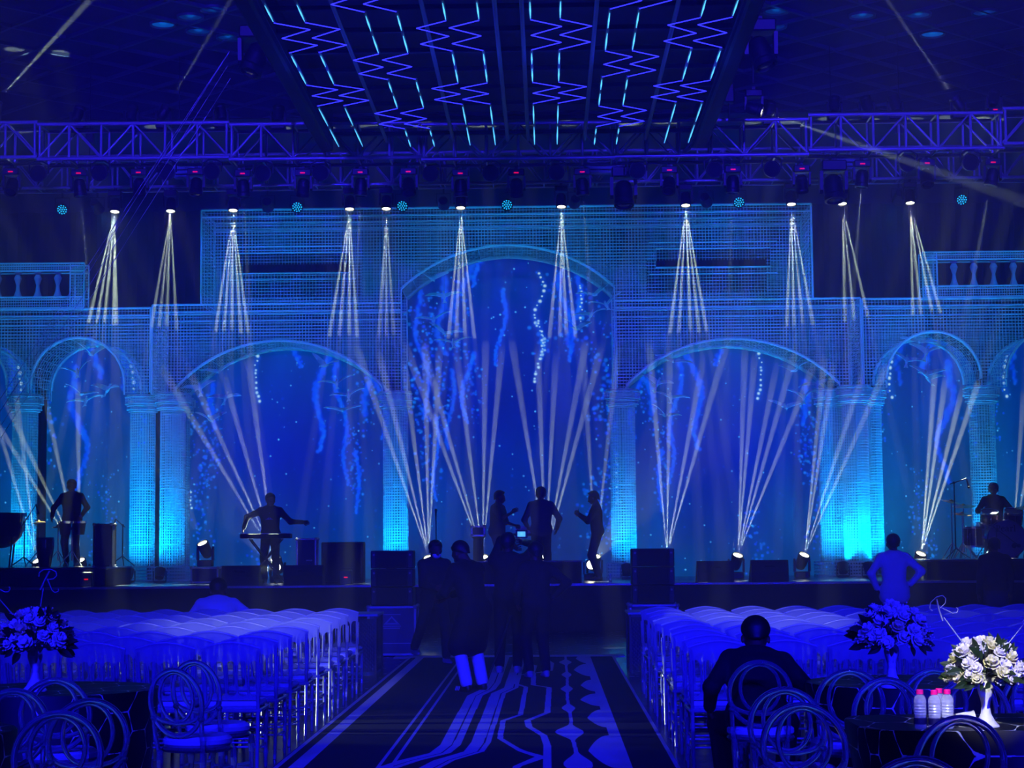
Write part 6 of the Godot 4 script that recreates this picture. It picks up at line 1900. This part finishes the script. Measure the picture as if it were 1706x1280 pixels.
func make_head() -> void:   # origin at the top of the neck, the face towards -Z
	head_mb = MB.new()
	snet(head_mb, [
		[Vector3(0, 0.125, 0.018), Vector3(0, 0.095, -0.022), 0.088, 0.078], [Vector3(0, 0.055, -0.03), Vector3(0, 0.03, -0.06), 0.060, 0.034], [Vector3(-0.035, 0.05, -0.02), Vector3(-0.012, 0.022, -0.055), 0.032, 0.022], [Vector3(0.035, 0.05, -0.02), Vector3(0.012, 0.022, -0.055), 0.032, 0.022],
		[Vector3(0, 0.092, -0.094), Vector3(0, 0.062, -0.112), 0.008, 0.013], [Vector3(-0.014, 0.058, -0.098), Vector3(0.014, 0.058, -0.098), 0.009, 0.009], [Vector3(-0.018, 0.034, -0.087), Vector3(0.018, 0.034, -0.087), 0.010, 0.010],
		[Vector3(-0.04, 0.108, -0.078), Vector3(0.04, 0.108, -0.078), 0.014, 0.014], [Vector3(-0.083, 0.085, 0.0), Vector3(-0.086, 0.055, -0.004), 0.014, 0.010], [Vector3(0.083, 0.085, 0.0), Vector3(0.086, 0.055, -0.004), 0.014, 0.010],
		[Vector3(0, 0.03, 0.01), Vector3(0, -0.06, 0.015), 0.054, 0.056]], 0.009, 0.014)
	hair_mb = MB.new()
	snet(hair_mb, [[Vector3(0, 0.132, 0.020), Vector3(0, 0.11, -0.016), 0.098, 0.087], [Vector3(0, 0.10, 0.045), Vector3(0, 0.06, 0.05), 0.074, 0.058], [Vector3(0, 0.185, -0.05), Vector3(0.02, 0.18, 0.0), 0.035, 0.045]], 0.010, 0.02,
		[[Vector3(0, 0.135, -0.03), Vector3(0, -0.75, -0.66).normalized()], [Vector3(0, 0.085, 0.0), Vector3(0, -0.55, -0.83).normalized()], [Vector3(0, 0.035, 0.06), Vector3(0, -1, -0.2).normalized()]])

func make_hand(curl: float) -> MB:   # right hand: wrist at the origin, fingers towards -Y, palm towards -X, thumb towards -Z
	var m := MB.new()
	var bones := [[Vector3(0, 0.0, 0), Vector3(0, -0.03, 0), 0.026, 0.022], [Vector3(0, -0.03, -0.018), Vector3(0, -0.082, -0.026), 0.018, 0.014], [Vector3(0, -0.03, 0.0), Vector3(0, -0.088, 0.0), 0.018, 0.014], [Vector3(0, -0.03, 0.018), Vector3(0, -0.078, 0.026), 0.017, 0.013]]
	var zs := [-0.030, -0.010, 0.010, 0.029]
	var ls := [0.070, 0.080, 0.074, 0.056]
	var st := [0.080, 0.087, 0.084, 0.074]
	for i in 4:
		var p := Vector3(0, -st[i], zs[i])
		var ang := curl * (0.5 + 0.06 * i)
		for j in 3:
			var l: float = ls[i] * [0.45, 0.32, 0.23][j]
			var q := p + Vector3(-sin(ang) * l, -cos(ang) * l, zs[i] * 0.08)
			bones.append([p, q, 0.0088 - 0.0008 * j, 0.0082 - 0.0010 * j])
			p = q
			ang += curl * (0.75 - 0.1 * j)
	var t0 := Vector3(-0.004, -0.022, -0.02)
	var t1 := Vector3(-0.016 - 0.012 * curl, -0.056, -0.046)
	var t2 := t1 + Vector3(-0.012 - 0.01 * curl, -0.028, -0.008 + 0.012 * curl)
	bones.append([t0, t1, 0.015, 0.011]); bones.append([t1, t2, 0.0105, 0.0085])
	bones.append([t2, t2 + Vector3(-0.012 * curl, -0.022, 0.004 * curl), 0.009, 0.007])
	snet(m, bones, 0.0052, 0.006)
	return m

func ik(a: Vector3, b: Vector3, l1: float, l2: float, pole: Vector3) -> Array:   # [middle joint, end]
	var d := b - a
	var dist := clampf(d.length(), absf(l1 - l2) + 0.01, l1 + l2 - 0.004)
	var u := d.normalized()
	var e := a + u * dist
	var x := (l1 * l1 - l2 * l2 + dist * dist) / (2.0 * dist)
	var p := (pole - u * pole.dot(u)).normalized()
	return [a + u * x + p * sqrt(maxf(0.0, l1 * l1 - x * x)), e]

# P: hip, lean, side, twist, look (yaw), nod, hr/hl hand targets, er/el elbow poles, fr/fl feet, kr/kl knee poles, grip
func figure(label: String, at: Vector3, yaw: float, h: float, P: Dictionary, C: Dictionary) -> Node3D:
	var t := thing("person", label, "person", at, yaw)
	var s := h / 1.75
	var hip := Vector3(P.get("shift", 0.0), P.get("hip", 0.925), P.get("back", 0.0))
	var T := Basis(Vector3.UP, P.get("twist", 0.0)) * Basis(Vector3.BACK, P.get("side", 0.0)) * Basis(Vector3.RIGHT, -P.get("lean", 0.04))
	var B := func(x: float, y: float, z: float) -> Vector3: return hip + T * Vector3(x, y, z)
	var neck: Vector3 = B.call(0, 0.555, -0.012)
	var bulk: float = C.get("bulk", 1.0)
	var torso := [
		[B.call(-0.075, 0.02, 0.01), B.call(0.075, 0.02, 0.01), 0.108 * bulk, 0.108 * bulk], [B.call(-0.05, 0.10, -0.005), B.call(-0.065, 0.36, -0.01), 0.100 * bulk, 0.108 * bulk], [B.call(0.05, 0.10, -0.005), B.call(0.065, 0.36, -0.01), 0.100 * bulk, 0.108 * bulk],
		[B.call(-0.10, 0.40, -0.005), B.call(0.10, 0.40, -0.005), 0.092, 0.092], [B.call(-0.165, 0.465, 0.0), B.call(0.165, 0.465, 0.0), 0.056, 0.056], [B.call(-0.06, 0.49, 0.005), B.call(0.06, 0.49, 0.005), 0.062, 0.062]]
	var body := torso.duplicate()
	body.append([B.call(0, 0.48, 0.0), neck, 0.062, 0.052])
	var shirt := []
	for b in torso: shirt.append([b[0], b[1], b[2] + 0.016, b[3] + 0.016])
	shirt.append([B.call(0, 0.50, 0.004), B.call(0, 0.525, 0.0), 0.068, 0.060])
	var sleeve: float = C.get("sleeve", 1.0)
	var hands := []
	for sx in [1.0, -1.0]:
		var sh: Vector3 = B.call(sx * 0.188, 0.455, 0.0)
		var target: Vector3 = P.get("hr" if sx > 0 else "hl", Vector3(sx * 0.26, 0.80, -0.06))
		var pole: Vector3 = P.get("er" if sx > 0 else "el", Vector3(sx * 0.5, -0.3, 0.8))
		var j := ik(sh, target, 0.285, 0.255, pole)
		body.append([sh, j[0], 0.046, 0.037]); body.append([j[0], j[1], 0.037, 0.025])
		shirt.append([sh, j[0], 0.066, 0.054])
		if sleeve > 0.6: shirt.append([j[0], (j[0] as Vector3).lerp(j[1], sleeve * 0.97), 0.053, 0.043])
		hands.append([j[0], j[1], sx])
	var trousers := [[B.call(-0.07, 0.02, 0.01), B.call(0.07, 0.02, 0.01), 0.118 * bulk, 0.118 * bulk], [B.call(-0.04, 0.07, 0.0), B.call(0.04, 0.07, 0.0), 0.102 * bulk, 0.102 * bulk]]
	var shoes := []
	for sx in [1.0, -1.0]:
		var hj: Vector3 = hip + Basis(Vector3.UP, P.get("twist", 0.0) * 0.4) * Vector3(sx * 0.088, -0.02, 0.0)
		var foot: Vector3 = P.get("fr" if sx > 0 else "fl", Vector3(sx * 0.11, 0.085, 0.02))
		var kn := ik(hj, foot, 0.43, 0.425, P.get("kr" if sx > 0 else "kl", Vector3(sx * 0.12, 0, -1)))
		body.append([hj, kn[0], 0.082, 0.055]); body.append([kn[0], kn[1], 0.055, 0.034])
		body.append([kn[1], (kn[1] as Vector3) + Vector3(0, -0.04, -0.08), 0.036, 0.03])
		trousers.append([hj, kn[0], 0.098, 0.074])
		trousers.append([kn[0], (kn[1] as Vector3) + Vector3(0, 0.03, 0), 0.074, C.get("cuff", 0.062)])
		if C.has("long"):
			shirt.append([hj, hj.lerp(kn[0], C.long), 0.128, 0.135])
			shirt.append([hj * Vector3(0.3, 1, 1), (hj.lerp(kn[0], C.long)) * Vector3(0.3, 1, 1), 0.128, 0.135])
		shoes.append([kn[1], sx])
	if C.has("skirt"):
		for i in 3: trousers.append([hip + Vector3((i - 1) * 0.07, -0.05, 0), hip + Vector3((i - 1) * 0.11, -0.72, 0), 0.11, 0.14])
	var S := Transform3D(Basis().scaled(Vector3.ONE * s), Vector3.ZERO)
	var cell: float = C.get("cell", 0.021)
	var raw := MB.new()
	snet(raw, body, cell * 0.85, 0.03)
	# head and hands are added to the body's own surface
	var HB := Basis(Vector3.UP, P.get("look", 0.0)) * Basis(Vector3.BACK, P.get("side", 0.0) * 0.5) * Basis(Vector3.RIGHT, -P.get("lean", 0.04) * 0.4 - P.get("nod", 0.0))
	var HX := Transform3D(HB * 1.04, neck + Vector3(0, 0.012, 0))
	raw.add(head_mb, HX)
	for q in hands:
		var d: Vector3 = ((q[1] as Vector3) - q[0]).normalized()
		var y := -d
		var side: Vector3 = T * Vector3(q[2], 0, 0)
		var x := (side - y * side.dot(y))
		if x.length() < 0.2: x = Vector3.UP.cross(y)
		x = x.normalized()
		var z := x.cross(y)
		var HBs := Basis(x, y, z)
		if q[2] < 0: HBs = Basis(-x, y, -z) * Basis(Vector3(-1, 0, 0), Vector3(0, 1, 0), Vector3(0, 0, 1)) * Basis(Vector3(1, 0, 0), Vector3(0, 1, 0), Vector3(0, 0, -1))
		raw.add(fist_mb if P.get("grip", false) else hand_mb, Transform3D(HBs, q[1]))
	var bm := MB.new(); bm.add(raw, S)
	obj("body", bm, mat(C.get("skin", "skin_brown"), Color(0.34, 0.2, 0.13), 0.6), t)
	var hm := MB.new(); hm.add(hair_mb, S * HX)
	obj("hair", hm, mat("hair_black", Color(0.012, 0.011, 0.012), 0.55), t)
	var em := MB.new()
	for sx in [-1.0, 1.0]: em.ell(HX * Vector3(sx * 0.032, 0.088, -0.083), Vector3.ONE * 0.0125, Basis(), 8, 6)
	var em2 := MB.new(); em2.add(em, S)
	obj("eyes", em2, mat("eye_dark", Color(0.1, 0.09, 0.09), 0.2), t)
	raw = MB.new(); snet(raw, shirt, cell, 0.035)
	var sm := MB.new(); sm.add(raw, S)
	obj(C.get("top", "shirt"), sm, mat(C.shirt), t)
	raw = MB.new(); snet(raw, trousers, cell, 0.03)
	var tm := MB.new(); tm.add(raw, S)
	obj("skirt" if C.has("skirt") else "trousers", tm, mat(C.trousers), t)
	for q in shoes:
		raw = MB.new()
		var a: Vector3 = q[0]
		snet(raw, [[a + Vector3(0, -0.045, 0.035), a + Vector3(0, -0.05, -0.06), 0.040, 0.038], [a + Vector3(0, -0.05, -0.06), a + Vector3(0, -0.058, -0.15), 0.040, 0.028], [a + Vector3(0, 0.0, 0.015), a + Vector3(0, -0.03, 0.0), 0.045, 0.045]], 0.013, 0.02, [[a + Vector3(0, -0.082, 0), Vector3(0, -1, 0)]])
		var fm := MB.new(); fm.add(raw, S)
		obj("shoe", fm, mat(C.get("shoes", "shoe_black"), Color(0.02, 0.02, 0.02), 0.5), t)
	return t

func people() -> void:
	make_head()
	hand_mb = make_hand(0.35)
	fist_mb = make_hand(1.15)
	mat("cloth_black", Color(0.022, 0.022, 0.026), 0.85)
	mat("cloth_dark", Color(0.04, 0.04, 0.055), 0.85)
	mat("cloth_navy", Color(0.10, 0.10, 0.22), 0.8)
	mat("cloth_white", Color(0.80, 0.80, 0.82), 0.8)
	mat("cloth_olive", Color(0.07, 0.07, 0.06), 0.85)
	mat("shoe_pale", Color(0.55, 0.55, 0.6), 0.6)
	var R := STAGE + 0.36
	figure("person in dark shirt playing hand drums beside the tall speaker cabinet", Vector3(-9.36, R, -37.75), PI - 0.1, 1.74,
		{"hr": Vector3(0.30, 0.98, -0.30), "hl": Vector3(-0.30, 1.0, -0.30), "er": Vector3(1, -0.2, 0.5), "el": Vector3(-1, -0.2, 0.5), "nod": 0.15}, {"shirt": "cloth_black", "trousers": "cloth_dark", "bulk": 1.08})
	var kp := figure("person with arms spread over the keyboard, head turned", Vector3(-5.44, STAGE, -37.75), PI, 1.80,
		{"hr": Vector3(0.47, 1.06, -0.26), "hl": Vector3(-0.63, 1.16, -0.10), "er": Vector3(1, 0.3, 0.4), "el": Vector3(-0.2, -1.0, 0.3), "look": 0.6, "nod": 0.15, "lean": 0.1}, {"shirt": "cloth_black", "trousers": "cloth_black"})
	var pm := MB.new()
	for q in [[0.0, 1.34, 0.045], [-0.035, 1.30, 0.04], [0.04, 1.30, 0.04]]:
		pm.prism(PackedVector2Array([Vector2(q[0] - q[2], q[1] - 0.05), Vector2(q[0] + q[2], q[1] - 0.05), Vector2(q[0], q[1] + 0.05)]), -0.166, -0.160)
	obj("printed_emblem", pm, mat("print_violet", Color(0.32, 0.2, 0.8), 0.7), kp)
	figure("person in loose dark shirt with raised forearm beside the pedestal", Vector3(-1.0, STAGE, -38.3), -1.95, 1.83,
		{"hr": Vector3(0.12, 1.30, -0.36), "hl": Vector3(-0.16, 1.05, -0.32), "look": 0.2, "nod": 0.2}, {"shirt": "cloth_olive", "trousers": "cloth_navy", "bulk": 1.12, "sleeve": 0.5})
	figure("tallest person on stage in blue jacket with back turned", Vector3(-0.12, STAGE, -37.7), 0.1, 1.88,
		{"hr": Vector3(0.30, 0.96, -0.14), "hl": Vector3(-0.24, 1.02, -0.26), "er": Vector3(0.5, -0.4, 0.6), "el": Vector3(-0.5, -0.4, 0.6)}, {"shirt": "cloth_navy", "trousers": "cloth_dark", "bulk": 1.1})
	figure("person in black on stage looking at a raised phone, beside the mesh column", Vector3(0.98, STAGE, -38.0), PI / 2 - 0.1, 1.80,
		{"hr": Vector3(0.08, 1.28, -0.36), "hl": Vector3(-0.08, 1.26, -0.34), "nod": 0.3, "grip": true}, {"shirt": "cloth_black", "trousers": "cloth_black"})
	figure("seated drummer in open dark jacket over a paler shirt", Vector3(8.78, STAGE + 0.38, -38.05), PI + 0.15, 1.76,
		{"hip": 0.68, "hr": Vector3(0.30, 0.92, -0.36), "hl": Vector3(-0.26, 0.92, -0.38), "fr": Vector3(0.2, 0.085, -0.42), "fl": Vector3(-0.2, 0.085, -0.42), "kr": Vector3(0.4, 0.8, -0.6), "kl": Vector3(-0.4, 0.8, -0.6), "look": -0.5, "nod": 0.1, "grip": true}, {"shirt": "cloth_black", "trousers": "cloth_dark", "bulk": 1.05, "top": "jacket"})
	figure("person in bright blue lit shirt standing with hands on hips, back turned", Vector3(4.90, 0, -27.4), 0.12, 1.74,
		{"hr": Vector3(0.21, 1.00, 0.05), "hl": Vector3(-0.25, 0.94, -0.02), "er": Vector3(1, 0.1, 0.35), "el": Vector3(-1, -0.5, 0.5)}, {"shirt": "cloth_white", "trousers": "cloth_navy", "bulk": 1.0, "cell": 0.018, "long": 0.12, "sleeve": 0.95})
	figure("person in dark top and bluish skirt standing before the drum riser", Vector3(6.76, 0, -29.3), 0.0, 1.68, {}, {"shirt": "cloth_black", "trousers": "cloth_navy", "skirt": true})
	var mk := figure("person in face mask stepping forward beside the leaning person", Vector3(-1.56, 0, -26.4), PI + 0.45, 1.70,
		{"hr": Vector3(0.12, 1.06, -0.34), "hl": Vector3(-0.10, 1.06, -0.34), "fr": Vector3(0.12, 0.16, 0.46), "fl": Vector3(-0.1, 0.085, -0.2), "nod": 0.3, "grip": true}, {"shirt": "cloth_dark", "trousers": "cloth_dark", "shoes": "shoe_pale"})
	var msk := MB.new()
	msk.ell(Vector3(0, 1.468, -0.098), Vector3(0.062, 0.05, 0.055), Basis(Vector3.RIGHT, -0.25), 12, 8)
	obj("face_mask", msk, mat("cloth_white"), mk)
	var ln := figure("person in knee length dark tunic and white trousers leaning over on the runner", Vector3(-0.84, 0, -21.25), 0.75, 1.72,
		{"lean": 0.30, "hr": Vector3(0.02, 1.04, -0.46), "hl": Vector3(-0.14, 1.04, -0.44), "nod": 0.45, "fr": Vector3(0.16, 0.085, -0.02), "fl": Vector3(-0.14, 0.085, 0.06), "hip": 0.92, "back": 0.05, "look": 0.2}, {"shirt": "cloth_black", "trousers": "cloth_white", "long": 0.95, "sleeve": 0.7, "cell": 0.018, "top": "tunic", "cuff": 0.07})
	for x in [-0.14, 0.16]:
		var sp := MB.new()
		for k in 3: sp.box(Vector3(x + (0.052 if x > 0 else -0.052), 0.045, -0.05 + k * 0.026), Vector3(0.006, 0.05, 0.010), Basis(Vector3.RIGHT, 0.4))
		obj("shoe_stripes", sp, mat("cloth_white"), ln)
	figure("person in dark clothes holding up a lit camera on the runner", Vector3(-0.50, 0, -24.2), -0.1, 1.78,
		{"hr": Vector3(0.17, 1.60, -0.34), "hl": Vector3(0.02, 1.56, -0.34), "grip": true, "look": -0.2}, {"shirt": "cloth_black", "trousers": "cloth_black", "shoes": "shoe_pale", "cell": 0.018})
	figure("person in dark clothes beside the one holding the lit camera", Vector3(-0.14, 0, -23.35), 0.3, 1.66,
		{"hr": Vector3(0.22, 1.02, 0.02), "hl": Vector3(-0.2, 0.95, -0.2), "er": Vector3(1, 0, 0.4), "nod": 0.1}, {"shirt": "cloth_dark", "trousers": "cloth_dark", "shoes": "shoe_pale", "cell": 0.018})
	figure("person in black seated on a ring backed chair, back turned, elbow on table", Vector3(1.28, 0, -11.93), -0.02, 1.62,
		{"hip": 0.57, "lean": 0.68, "side": -0.06, "hl": Vector3(-0.30, 0.62, -0.30), "hr": Vector3(0.26, 0.80, -0.52), "er": Vector3(0.7, -0.6, 0.4), "el": Vector3(-0.45, -0.6, 0.6), "fr": Vector3(0.2, 0.085, -0.36), "fl": Vector3(-0.2, 0.085, -0.36), "kr": Vector3(0.3, 0.9, -0.7), "kl": Vector3(-0.3, 0.9, -0.7), "nod": 0.25}, {"shirt": "cloth_black", "trousers": "cloth_black", "bulk": 1.2, "cell": 0.014})
	figure("person in pale blue lit shirt seated bent forward in the chair rows", Vector3(-3.72, 0, -21.55), 0.1, 1.76,
		{"hip": 0.60, "lean": 0.72, "hr": Vector3(0.34, 0.62, -0.55), "hl": Vector3(-0.2, 0.62, -0.55), "er": Vector3(1.0, 0.0, 0.4), "el": Vector3(-1, -0.1, 0.5), "fr": Vector3(0.16, 0.085, -0.42), "fl": Vector3(-0.16, 0.085, -0.42), "kr": Vector3(0.2, 0.9, -0.7), "kl": Vector3(-0.2, 0.9, -0.7), "nod": 0.3}, {"shirt": "cloth_white", "trousers": "cloth_dark", "bulk": 1.15, "sleeve": 0.5})

# ---------------------------------------------------------------- small things
func small_things() -> void:
	var t := thing("camera_screen", "small lit camera screen held up above the runner", "camera", Vector3(-0.33, 1.735, -24.56), -0.1)
	var m := MB.new(); m.box(Vector3(0, 0, 0), Vector3(0.15, 0.10, 0.03), Basis(), 0.008); obj("camera_body", m, mat("black_paint"), t)
	m = MB.new(); m.box(Vector3(0, 0, 0.017), Vector3(0.10, 0.065, 0.004)); obj("display", m, mat("camera_display", Color(0.1, 0.1, 0.1), 0.3, 0.0, Color(0.35, 0.75, 1.0), 1.1), t)
	m = MB.new(); m.cyl(Vector3(0, 0, -0.015), Vector3(0, 0, -0.08), 0.04, 0.035, 14); obj("camera_lens", m, mat("black_paint"), t)
	var ol := OmniLight3D.new(); ol.name = "display_light"; ol.position = Vector3(0, 0, 0.03); ol.light_energy = 0.01; ol.light_color = Color(0.5, 0.8, 1.0); ol.omni_range = 20.0; ol.omni_attenuation = 2.0; ol.light_size = 0.04; ol.shadow_enabled = true
	t.add_child(ol, true)
	t = thing("monopod", "thin dark monopod slanting beside the leaning person", "monopod", Vector3(-0.72, 0, -21.6))
	m = MB.new(); m.cyl(Vector3.ZERO, Vector3(0.27, 0.72, -0.35), 0.010, 0.012, 8); obj("pole", m, mat("monopod_dark", Color(0.12, 0.12, 0.14), 0.4), t)
	m = MB.new(); m.cyl(Vector3(0.25, 0.67, -0.325), Vector3(0.30, 0.80, -0.39), 0.018, 0.018, 8); obj("grip_sleeve", m, mat("black_paint"), t)
	t = thing("phone", "small phone in the hands of the person facing the desk", "phone", Vector3(0.60, STAGE + 1.38, -38.0), PI / 2)
	m = MB.new(); m.box(Vector3.ZERO, Vector3(0.075, 0.15, 0.009), Basis(Vector3.RIGHT, 0.5), 0.004); obj("phone_body", m, mat("black_paint"), t)
	m = MB.new(); m.box(Vector3(0, 0.002, 0.0055), Vector3(0.066, 0.135, 0.002), Basis(Vector3.RIGHT, 0.5)); obj("display", m, mat("dark_lens"), t)
